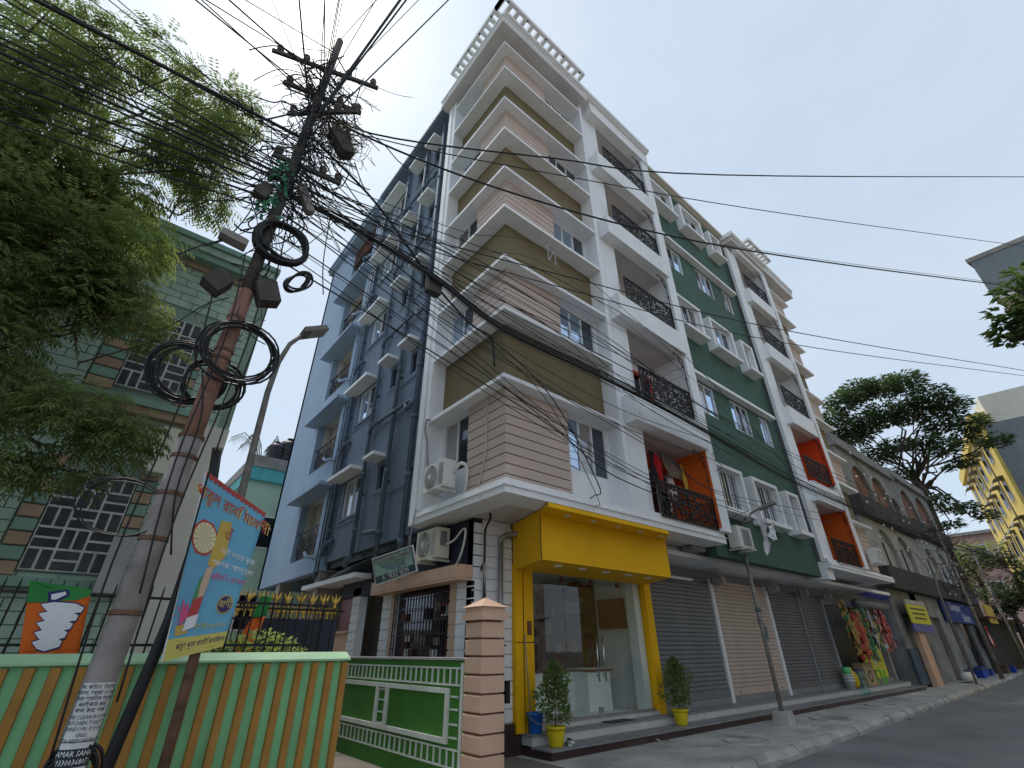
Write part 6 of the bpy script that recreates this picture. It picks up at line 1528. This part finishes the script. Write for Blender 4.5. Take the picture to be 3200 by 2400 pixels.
for nm, c in (('gold', (.42, .24, .06)), ('red', (.50, .03, .02)), ('orange', (.60, .14, .02)), ('crimson', (.36, .015, .04)), ('green', (.05, .22, .10)), ('silver', (.5, .52, .55)), ('yellow', (.52, .38, .03)), ('pink', (.52, .14, .13))):
    mat('packet_' + nm, tuple(v * .72 for v in c), .42, .3, 8, spec=.4)
    g = G(); w_, h = .10, .12; n = 4; vv = []
    for j in range(n + 1):
        for i in range(n + 1):
            u, v = i / n * 2 - 1, j / n * 2 - 1
            vv.append((u * w_ * (1 - .08 * (1 - abs(v))), -.035 * (1 - u * u) * (1 - v * v) - .002, v * h))
    g.add(vv, [(j*(n+1)+i, j*(n+1)+i+1, (j+1)*(n+1)+i+1, (j+1)*(n+1)+i) for j in range(n) for i in range(n)])
    me = bpy.data.meshes.new('packet'); me.from_pydata(g.v, [], g.f); me.shade_smooth(); me.materials.append(M['packet_' + nm]); PK[nm] = me
sr = random.Random(77)
STR = [(21.75, 2.9, 1.75, ('gold', 'green')), (21.95, 2.85, 1.5, ('gold',)), (22.15, 2.4, 1.4, ('gold',)), (22.35, 2.5, 1.25, ('red', 'gold')), (22.55, 2.55, 1.2, ('red',)), (22.78, 2.6, 1.15, ('red', 'orange')), (23.0, 2.6, 1.3, ('orange', 'gold')), (23.2, 2.7, 1.2, ('orange',)),
       (23.45, 3.0, 1.0, ('silver', 'green')), (23.62, 2.95, 1.05, ('green',)), (23.85, 2.7, 1.05, ('pink', 'crimson')), (24.1, 2.65, 1.1, ('crimson',)), (24.4, 2.75, 1.5, ('silver',)), (24.65, 2.7, 1.5, ('silver', 'yellow')), (24.95, 2.3, 1.4, ('yellow', 'green')), (25.25, 2.75, 1.45, ('pink', 'silver')), (25.55, 2.8, 1.45, ('pink',)), (25.85, 2.78, 1.4, ('red', 'pink')), (26.15, 2.75, 1.4, ('pink', 'red')), (22.65, 2.2, 1.3, ('crimson',)), (22.9, 2.1, 1.15, ('crimson', 'red'))]
STR += [(x + .11, zt + sr.uniform(-.2, .15), zb + sr.uniform(-.1, .25), cs) for x, zt, zb, cs in STR]
for x, zt, zb, cs in STR:
    y = 6.95 + sr.uniform(-.08, .1)
    lab = 'hanging strip of ' + ' and '.join(cs) + ' snack packets at the open shop'
    t = thing('snack_strip', lab, 'snack packets', (x, y, zb), 'strips of snack packets')
    z = zt; k = 0
    while z > zb:
        o = bpy.data.objects.new('packet', PK[cs[k % len(cs)]]); o.location = (x + sr.uniform(-.03, .03), y + sr.uniform(-.03, .03), z); o.rotation_euler = (sr.uniform(-.25, .25), sr.uniform(-.2, .2), sr.uniform(-.5, .5)); link(o, t)
        z -= .165; k += 1
mat('tub_white', (.66, .68, .68), .4, .05); mat('tub_green', (.12, .60, .22), .4, .05); mat('card', (.42, .31, .16), .85, .1, 3); mat('lime', (.20, .68, .08), .45, .05); mat('bag_yellow', (.62, .42, .02), .5, .1)
clear('bottle_clear', (.75, .92, .92), .08)
z0 = .293
t = thing('plastic_tub', 'stack of white plastic tubs with a mint tub on top outside the snack shop', 'tub', (21.25, 7.25, z0))
for k in range(3):
    g = G(); g.lathe((21.25, 7.25, z0 + k * .09), [(.13, 0), (.16, .2), (.175, .205), (.175, .235), (.15, .235)], 16); g.obj('tub', 'tub_white', t, True)
g = G(); g.lathe((21.27, 7.25, z0 + .42), [(.12, 0), (.14, .2), (.12, .2)], 14); g.obj('tub', 'tub_green', t, True)
g = G(); g.lathe((21.75, 7.3, z0), [(.16, 0), (.2, .1), (.19, .35), (.1, .5), (.05, .55), (.09, .6)], 12); o = g.obj('yellow_sack', 'bag_yellow', None, True); o['label'] = 'yellow plastic sack beside the white tubs'; o['category'] = 'sack'
for k, (x, y) in enumerate(((22.1, 7.15), (22.3, 7.12), (22.2, 7.3), (22.42, 7.28))):
    t = thing('water_bottle', 'clear plastic water bottle in the cluster on the shop step', 'bottle', (x, y, z0), 'water bottles on the step')
    g = G(); g.lathe((x, y, z0), [(.085, 0), (.095, .02), (.095, .18), (.085, .2), (.095, .22), (.095, .38), (.04, .46), (.035, .5)], 14); g.obj('body', 'bottle_clear', t, True)
    g = G(); g.lathe((x, y, z0 + .5), [(.04, 0), (.04, .035), (.01, .036)], 10); g.obj('cap', 'tarp_blue', t)
t = thing('cardboard_box', 'tan cardboard box with a round black mark before the snack shop', 'box', (23.3, 7.3, z0))
G().box(22.75, 7.15, z0, 23.75, 7.5, z0 + .72).obj('body', 'card', t)
g = G(); n = 18
g.add([(23.2 + .2 * math.cos(a * .349), 7.146, z0 + .3 + .2 * math.sin(a * .349)) for a in range(n)], [tuple(range(n))]); g.obj('printed_mark', 'txt_dark', t)
g = G(); g.add([(23.2 + .12 * math.cos(a * .349), 7.143, z0 + .3 + .12 * math.sin(a * .349)) for a in range(n)], [tuple(range(n))]); g.obj('printed_mark', 'card', t)
text(t, 'Gurukripa', .12, (23.2, 7.146, z0 + .62), (1, 0, 0), (0, 0, 1), 'txt_dark') if 0 else None
t = thing('plastic_stool', 'bright lime plastic stool standing beside the cardboard box', 'stool', (24.6, 7.3, z0))
G().box(24.3, 7.1, z0 + .42, 24.75, 7.45, z0 + .47).obj('seat', 'lime', t)
each('leg', 'lime', [(24.3, 7.1, z0, 24.35, 7.15, z0 + .42), (24.7, 7.1, z0, 24.75, 7.15, z0 + .42), (24.3, 7.4, z0, 24.35, 7.45, z0 + .42), (24.7, 7.4, z0, 24.75, 7.45, z0 + .42)], t)
g = G(); g.lathe((21.3, 6.85, .136), [(.1, 0), (.15, .08), (.12, .25), (.05, .36), (.07, .4)], 10); o = g.obj('plastic_bag', 'bottle_clear', None, True); o['label'] = 'crumpled clear plastic bag standing on the lowest step'; o['category'] = 'plastic bag'
# litter
lr = random.Random(14)
for k in range(12):
    x = lr.uniform(7.5, 21); y = 6.6 - lr.random() ** 2 * 1.2 if k > 3 else edge(x) - lr.uniform(.1, .5); zz = .003 if k > 3 else -.147
    g = G(Matrix.Translation((x, y, zz)) @ Matrix.Rotation(lr.uniform(0, 3), 4, 'Z')); s = lr.uniform(.05, .12)
    g.add([(0, 0, 0), (s, .01, .03), (s * 1.1, s * .8, .0), (.02, s * .7, .035), (s * .5, s * .4, .05)], [(0, 1, 4), (1, 2, 4), (2, 3, 4), (3, 0, 4)])
    o = g.obj('paper_scrap', lr.choice(['paper', 'card', 'cap_grey', 'twig'])); o['label'] = 'small crumpled paper scrap lying by the kerb and steps'; o['category'] = 'litter'; o['group'] = 'paper scraps on the ground'

# ------------------------------------------------------------------ grey neighbouring houses
mat('bare_conc', (.24, .243, .25), .9, .18, .8, bump=.25, bscale=14, streak=.55, scol=(.06, .06, .06), grime=.5)
mat('pale_conc', (.37, .375, .385), .9, .12, .9, bump=.2, bscale=14, streak=.45, scol=(.12, .12, .12), grime=.4)
mat('sooty', (.055, .055, .058), .9, .25, 1.5)
m = mat('brick', (.20, .085, .05), .9, .2, 3)
t_ = m.node_tree; bt_ = t_.nodes.new('ShaderNodeTexBrick'); bt_.inputs['Scale'].default_value = 1; bt_.inputs['Color1'].default_value = (.27, .11, .055, 1); bt_.inputs['Color2'].default_value = (.18, .075, .04, 1); bt_.inputs['Mortar'].default_value = (.16, .12, .1, 1)
bt_.inputs['Brick Width'].default_value = .25; bt_.inputs['Row Height'].default_value = .09; bt_.inputs['Mortar Size'].default_value = .012
mpn = t_.nodes.new('ShaderNodeMapping'); mpn.inputs['Rotation'].default_value = (rad(90), 0, 0); tcn = t_.nodes.new('ShaderNodeTexCoord')
t_.links.new(tcn.outputs['Object'], mpn.inputs[0]); t_.links.new(mpn.outputs[0], bt_.inputs['Vector']); t_.links.new(bt_.outputs[0], t_.nodes['Principled BSDF'].inputs['Base Color'])
def arcade(par, y, x0, x1, z0, zs, z1, arches, m_wall, m_in, th=.25):
    """wall band z0..z1 with round-headed openings springing at zs"""
    u = x0
    for a, b in arches + [(x1, x1)]:
        if a > u: G().box(u, y, z0, a, y + th, z1).obj('pier', m_wall, par)
        if b > a:
            r = (b - a) / 2; cx = (a + b) / 2
            pts = [(a, z1), (a, zs)] + [(cx - r * math.cos(k * math.pi / 12), zs + min(r, z1 - zs - .15) * math.sin(k * math.pi / 12)) for k in range(1, 12)] + [(b, zs), (b, z1)]
            G().prism(pts, 1, y, y + th).obj('arch', m_wall, par)
            w_ = G().box(a, y + th * .8, z0, b, y + th + .02, z1).obj('arch_window', m_in, par)
            G().box(cx - .05, y + th * .6, z0, cx + .05, y + th * .8 - .002, zs + r * .5).obj('mullion', 'bare_conc' if m_in == 'brick' else 'sooty', w_)
        u = b
n1 = thing('grey_house', 'unplastered grey concrete house with brick-filled arches beside the apartment block', 'house', (33, 7, 0))
G().box(28.4, 7.26, 0, 38.2, 15, 11.4).obj('core', 'bare_conc', n1)
G().box(25.0, 8.6, 0, 28.39, 15, 10.2).obj('sun_gap_block', 'bare_conc', n1)  # added block filling the gap, keeps a sun patch off the road
arcade(n1, 7.0, 28.4, 38.2, 4.9, 5.7, 7.3, [(30.3, 32.9), (33.5, 36.1)], 'pale_conc', 'pale_conc')
arcade(n1, 7.0, 28.4, 38.2, 8.3, 9.0, 11.0, [(29.9, 32.8), (33.15, 36.1), (36.4, 37.7)], 'bare_conc', 'brick')
each('parapet', 'sooty', [(28.3, 6.6, 7.3, 38.2, 7.25, 8.3), (28.3, 6.6, 3.9, 38.2, 7.25, 4.9)], n1)
each('cornice', 'bare_conc', [(28.3, 6.8, 11.0, 38.3, 7.25, 11.15), (28.3, 6.9, 11.15, 38.2, 7.2, 11.7)], n1)
each('wall', 'bare_conc', [(28.4, 7.0, 0, 29.4, 7.26, 3.9), (31.9, 7.0, 0, 33.0, 7.26, 3.9), (36.2, 7.0, 0, 38.2, 7.26, 3.9), (29.4, 7.0, 2.9, 36.2, 7.26, 3.9)], n1)
G().box(32, 9.0, 11.41, 38, 13, 13.9).obj('roof_room', 'bare_conc', n1)
for a in (33.2, 35.2): q = G().box(a, 8.96, 12.1, a + 1.2, 9.0, 13.3).obj('window', 'wood', n1); G().box(a + .55, 8.93, 12.1, a + .65, 8.958, 13.3).obj('mullion', 'bare_conc', q)
rf = G()
for a, b in (((30.2, 8.2, 11.7), (30.2, 8.2, 13.2)), ((31.2, 8.2, 11.7), (31.2, 8.2, 13.2)), ((29.2, 8.2, 13.2), (31.6, 8.2, 13.2)), ((29.2, 8.2, 12.6), (31.6, 8.2, 12.6))): rf.tube([a, b], .04, 5)
rf.obj('roof_frame', 'board_edge', n1)
n2 = thing('grey_house', 'second grey concrete house with paired arches behind the blue computer sign', 'house', (43, 7, 0))
G().box(38.4, 7.3, 0, 47.2, 15, 11.2).obj('core', 'bare_conc', n2)
arcade(n2, 7.02, 38.4, 47.2, 4.9, 5.7, 7.6, [(39.2, 41.8), (42.4, 45.2)], 'pale_conc', 'pale_conc')
arcade(n2, 7.02, 38.4, 47.2, 8.5, 9.3, 11.3, [(39.2, 42.3), (42.8, 46.2)], 'bare_conc', 'brick')
each('parapet', 'sooty', [(38.3, 6.62, 7.6, 47.2, 7.28, 8.5), (38.3, 6.62, 3.95, 47.2, 7.28, 4.9)], n2)
each('cornice', 'bare_conc', [(38.3, 6.8, 11.3, 47.3, 7.3, 11.45), (38.4, 6.95, 11.45, 47.2, 7.25, 12.0)], n2)
each('wall', 'sooty', [(38.4, 7.02, 0, 39.4, 7.3, 3.95), (42.6, 7.02, 0, 43.4, 7.3, 3.95), (46.6, 7.02, 0, 47.2, 7.3, 3.95), (39.4, 7.05, 2.8, 46.6, 7.3, 3.95)], n2)
t = G().box(28.3, 6.92, .12, 31.6, 6.99, 1.46).obj('metal_gate', mat('gate_blue', (.05, .085, .14), .6, .2, 3, grime=.4, scol=(.03, .03, .04))); t['label'] = 'dull blue sheet-metal door of the grey house'; t['category'] = 'door'
t = thing('notice_board', 'yellow notice board on a peach post before the grey house', 'sign', (30.4, 6.6, 0))
G().box(29.0, 6.58, 2.45, 32.2, 6.64, 3.25).obj('panel', 'shop_yellow', t)
G().box(28.9, 6.57, 2.12, 32.2, 6.65, 2.43).obj('panel', mat('violet', (.12, .12, .35), .6, .1), t)
G().box(29.0, 6.575, 3.26, 32.2, 6.635, 3.45).obj('panel', 'cap_grey', t)
for k, s in enumerate(('NOTICE BOARD', 'ADMISSION OPEN', 'CALL 98301 20455')[:0]): pass
for k in range(3): G().box(29.4 + .1 * k, 6.572, 3.05 - k * .2, 31.8 - .15 * k, 6.579, 3.11 - k * .2).obj('text_line', 'txt_dark', t)
G().box(29.7, 6.7, 0, 30.7, 6.9, 2.15).obj('post', 'peach', t)
t = thing('shop_sign', 'dark blue Computer Solution sign on the second grey house', 'sign', (41, 6.9, 2.7))
G().box(37.3, 6.86, 2.75, 45.6, 6.93, 3.85).obj('panel', mat('sign_blue', (.015, .04, .20), .5, .1), t)
text(t, 'Computer', .62, (40.4, 6.86, 3.58), (1, 0, 0), (0, 0, 1), 'txt_white'); text(t, 'Solution', .62, (42.6, 6.86, 3.05), (1, 0, 0), (0, 0, 1), 'txt_white')
o = G().box(47.6, 6.5, 2.9, 50.4, 6.56, 4.1).obj('shop_sign', 'banner_gold'); o['label'] = 'orange sign board past the blue computer sign'; o['category'] = 'sign'
n3 = thing('shed_row', 'low dark row of sheds and stalls past the grey houses', 'shed', (56, 7.5, 0))
G().box(47.4, 7.4, 0, 64, 11, 3.2).obj('wall', 'sooty', n3); G().box(47.2, 6.4, 3.2, 64, 11, 3.32).obj('roof', 'rust', n3)
g = G(); g.lathe((0, 0, 0), [(.1, -.5), (.2, -.42), (.22, 0), (.2, .42), (.1, .5)], 10)
for v in range(len(g.v)): x, y, z = g.v[v]; g.v[v] = (34.3 + z * 1.4, 6.4 + x, .24 + y)
o = g.obj('cement_sack', 'tub_white', None, True); o['label'] = 'pale filled sack lying on the pavement by the grey houses'; o['category'] = 'sack'
for x, y, lab in ((39, 5.9, 'grey electricity post beside the second grey house'), (52, 6.3, 'far electricity post draped with tangled wire')):
    t = thing('electricity_post', lab, 'utility pole', (x, y, 0))
    G().tube([(x, y, 0), (x, y, 8.4)], [.11, .08], 8).obj('post', 'pole_grey', t, True)
    G().box(x - .05, y - .7, 7.7, x + .05, y + .7, 7.8).obj('cross_arm', 'pole_dark', t)
    g = G(); q = random.Random(int(x))
    for k in range(40):
        c = Vector((x, y, q.uniform(3.5, 8.2))); pts = [c]
        for j in range(4): pts.append(pts[-1] + Vector((q.gauss(0, .3), q.gauss(0, .35), q.gauss(0, .35))))
        g.tube(pts, .018, 3, False)
    g.obj('loose_wiring', 'cable', t, kind='stuff')
t = thing('street_lamp', 'slim street lamp with bent arm before the grey arches', 'street lamp', (33.2, 6.0, 0))
G().tube([(33.2, 6.0, 0), (33.2, 6.0, 3.9), (33.3, 5.9, 4.7), (33.9, 5.6, 5.15), (34.6, 5.3, 5.3)], .05, 7).obj('pole', 'lamp_grey', t, True)
G().box(34.5, 5.1, 5.25, 35.3, 5.35, 5.4).obj('lamp_head', 'lamp_grey', t)

# ------------------------------------------------------------------ buildings at the bend of the street
def slab(par, name, m, a, b, z0, z1, d0, d1):
    """box along the line a-b (plan), d0..d1 outward on its left side"""
    a, b = Vector((*a, 0)), Vector((*b, 0)); d = (b - a).normalized(); n = Vector((-d.y, d.x, 0))
    q = [a + n * d0, b + n * d0, b + n * d1, a + n * d1]
    return G().add([(p.x, p.y, z0) for p in q] + [(p.x, p.y, z1) for p in q], [(0, 3, 2, 1), (4, 5, 6, 7), (0, 1, 5, 4), (1, 2, 6, 5), (2, 3, 7, 6), (3, 0, 4, 7)]).obj(name, m, par)
mat('ochre', (.62, .47, .12), .75, .08, .8, streak=.35, scol=(.35, .26, .1))
mat('blue_grey', (.20, .23, .245), .8, .1, .6, streak=.4, scol=(.13, .15, .15))
yb = thing('yellow_building', 'tall yellow building with hooded windows and a bare grey end wall', 'building', (45, 0, 0))
A_, B_ = (58.0, 2.32), (81.2, 7.1)
g = G(); g.prism([(58.0, 2.32), (60, -14), (87, -9), (81.2, 7.1)], 2, 0, 19.1); g.obj('wall', 'blue_grey', yb)
slab(yb, 'facade', 'ochre', A_, B_, 0, 19.2, .01, .25)
slab(yb, 'parapet', 'ochre', A_, B_, 19.2, 20.3, -.5, .8)
g = G(); g.prism([(58.8, 1.8), (60, -8), (68, -6), (67, 3.6)], 2, 19.11, 22.0); g.obj('roof_room', 'cream', yb)
for i in range(6):
    for j in range(5):
        d = Vector((23.2, 4.78)).normalized(); p = Vector(A_) + d * (2.0 + i * 3.7); e = p + d * 1.5; z = 2.3 + j * 3.5
        w_ = slab(yb, 'window', 'frame', p, e, z, z + 1.6, .251, .30); slab(w_, 'pane', 'glass_dark', p + d * .1, e - d * .1, z + .1, z + 1.5, .301, .31)
        dd = Vector((d.x, d.y, 0)); nn = Vector((-d.y, d.x, 0)); q = []
        for k in range(7):                                   # curved awning
            a = k * .26; q.append((.25 + .9 * math.sin(a) , z + 2.0 - .65 * (1 - math.cos(a))))
        g = G(); c0 = Vector((p.x, p.y, 0)) - dd * .2; c1 = Vector((e.x, e.y, 0)) + dd * .2
        vv = [c0 + nn * o_ + Vector((0, 0, h)) for o_, h in q] + [c1 + nn * o_ + Vector((0, 0, h)) for o_, h in q] + [c0 + nn * o_ + Vector((0, 0, h + .07)) for o_, h in q] + [c1 + nn * o_ + Vector((0, 0, h + .07)) for o_, h in q]
        g.add(vv, [(k, k + 1, 7 + k + 1, 7 + k) for k in range(6)] + [(14 + k, 21 + k, 21 + k + 1, 14 + k + 1) for k in range(6)] + [(k, 14 + k, 14 + k + 1, k + 1) for k in range(6)] + [(7 + k, 7 + k + 1, 21 + k + 1, 21 + k) for k in range(6)] + [(6, 20, 27, 13)]); g.obj('awning', 'conc', yb)
for i in (3.3, 8.4, 11.0): d = Vector((23.2, 4.78)).normalized(); p = Vector(A_) + d * i * 1.4; slab(yb, 'drain_pipe', 'conc', p, p + d * .16, 0, 19.1, .251, .36)
tg = thing('grey_tower', 'plain grey building with an overhanging top storey across the street', 'building', (26, -4, 0))
g = G(); g.prism([(25.0, -1.2), (25.4, -9), (36, -9), (36, -3.4)], 2, 13.9, 16.0); g.obj('wall', 'blue_grey', tg)
g = G(); g.prism([(24.95, -1.1), (25.35, -9), (36, -9), (36, -3.2)], 2, 16.0, 16.2); g.obj('coping', 'conc', tg)
g = G(); g.prism([(24.7, -1.25), (25.1, -9), (36, -9), (36, -3.2)], 2, 13.75, 13.895); g.obj('ledge', 'cream', tg)
g = G(); g.prism([(25.6, -1.7), (25.9, -9), (36, -9), (36, -3.4)], 2, 0, 13.745); g.obj('wall', 'ochre', tg)
for z in (12.0, 9.0, 6.0): q = G().box(25.55, -3.4, z, 25.75, -2.2, z + 1.2).obj('window', 'frame', tg); G().box(25.53, -3.3, z + .1, 25.549, -2.3, z + 1.1).obj('pane', 'glass_dim', q)
mat('pink_far', (.50, .33, .29), .8, .1, .6, streak=.4, scol=(.25, .2, .19))
pf = thing('pink_house', 'faded pink house closing the far end of the street', 'house', (98, 10, 0))
G().box(96, 5.8, 0, 112, 17.5, 15.6).obj('wall', 'pink_far', pf); G().box(95.3, 5.6, 11.4, 96, 17.6, 11.8).obj('ledge', 'conc', pf); G().box(95.3, 5.6, 15.6, 112, 17.6, 16.0).obj('coping', 'conc', pf)
for y in (7, 10, 13):
    for z in (3, 7.6, 12.4): q = G().box(95.93, y, z, 96.0, y + 1.6, z + 1.8).obj('window', 'frame', pf); G().box(95.9, y + .1, z + .1, 95.929, y + 1.5, z + 1.7).obj('pane', 'glass_dim', q)
# terrace across the street, behind the viewer (seen in the glass)
oh = thing('terrace_house', 'cream two-storey terrace across the street facing the shops', 'house', (11, -8, 0))
G().box(2, -14, 0, 20, -6.2, 7.2).obj('wall', mat('terrace_bounce_cream', (.62, .52, .44), .8, .1, 1), oh)  # pale wall colour picked to bounce light back across the street
for k in range(6):
    x = 3 + k * 2.9; q = G().box(x, -6.2, 4.3, x + 1.3, -6.14, 5.8).obj('window', 'frame', oh); G().box(x + .1, -6.14, 4.4, x + 1.2, -6.12, 5.7).obj('pane', 'glass_dark', q)
    G().box(x - .4, -6.2, .2, x + 1.8, -6.1, 2.7).obj('shutter', 'shutter_grey', oh)
G().box(1.8, -6.9, 3.0, 20.2, -6.1, 3.12).obj('canopy', 'white_trim', oh)

# little white bulbs strung along the grey houses
mat('bulb', (.75, .75, .74), .4, .05)
for n_, (a, b) in enumerate((((28.5, 6.5, 9.2), (47, 6.5, 9.0)), ((28.5, 6.5, 6.2), (47, 6.5, 6.3)), ((29.0, 6.5, 10.6), (38, 6.5, 7.0)), ((28.6, 6.5, 7.9), (40, 6.5, 4.3)))):
    a, b = Vector(a), Vector(b)
    t = thing('light_string', ['string of white bulbs under the upper cornice of the grey houses', 'string of white bulbs across the lower grey arches', 'string of white bulbs slanting down the first grey house', 'string of white bulbs slanting to the yellow notice board'][n_], 'light string', tuple(a))
    pts = [a.lerp(b, k / 16) - Vector((0, 0, .5 * math.sin(math.pi * ((k / 4) % 1)))) for k in range(17)]
    G().tube(pts, .012, 4).obj('wire', 'cable', t)
    for p in pts[::2]: g = G(); g.lathe(tuple(p - Vector((0, 0, .22))), [(.015, .1), (.05, .13), (.05, .17), (.02, .22)], 8); g.obj('bulb', 'bulb', t, True)

# clutter before the far stalls
cr_ = random.Random(6)
for k in range(14):
    x = cr_.uniform(36.5, 52); y = 6.95 - cr_.uniform(0, .5); s = cr_.uniform(.3, .55); zz = .01
    if k < 9:
        t = thing('crate', 'wooden crate piled before the dark stalls past the grey houses', 'crate', (x, y, zz), 'crates by the far stalls')
        G().box(x, y, zz, x + s * 1.4, y + s, zz + s).obj('body', cr_.choice(['wood', 'card', 'tarp_blue', 'rust']), t)
        G().box(x - .02, y - .02, zz + s * .8, x + s * 1.4 + .02, y + s + .02, zz + s * .95).obj('rim', 'twig', t)
    else:
        o = sheet('hanging_cloth', cr_.choice(['cloth_red', 'cloth_brown', 'cloth_pale', 'tarp_blue', 'cloth_dark']), None, (x, 6.8, 2.7), (x + s * 1.6, 6.8, 2.7), (x + s * 1.6, 6.8, 1.5), (x, 6.8, 1.5), 6, .05, (9, 6), k); o['label'] = 'cloth hanging at the dark stalls past the grey houses'; o['category'] = 'cloth'; o['group'] = 'cloths at the far stalls'
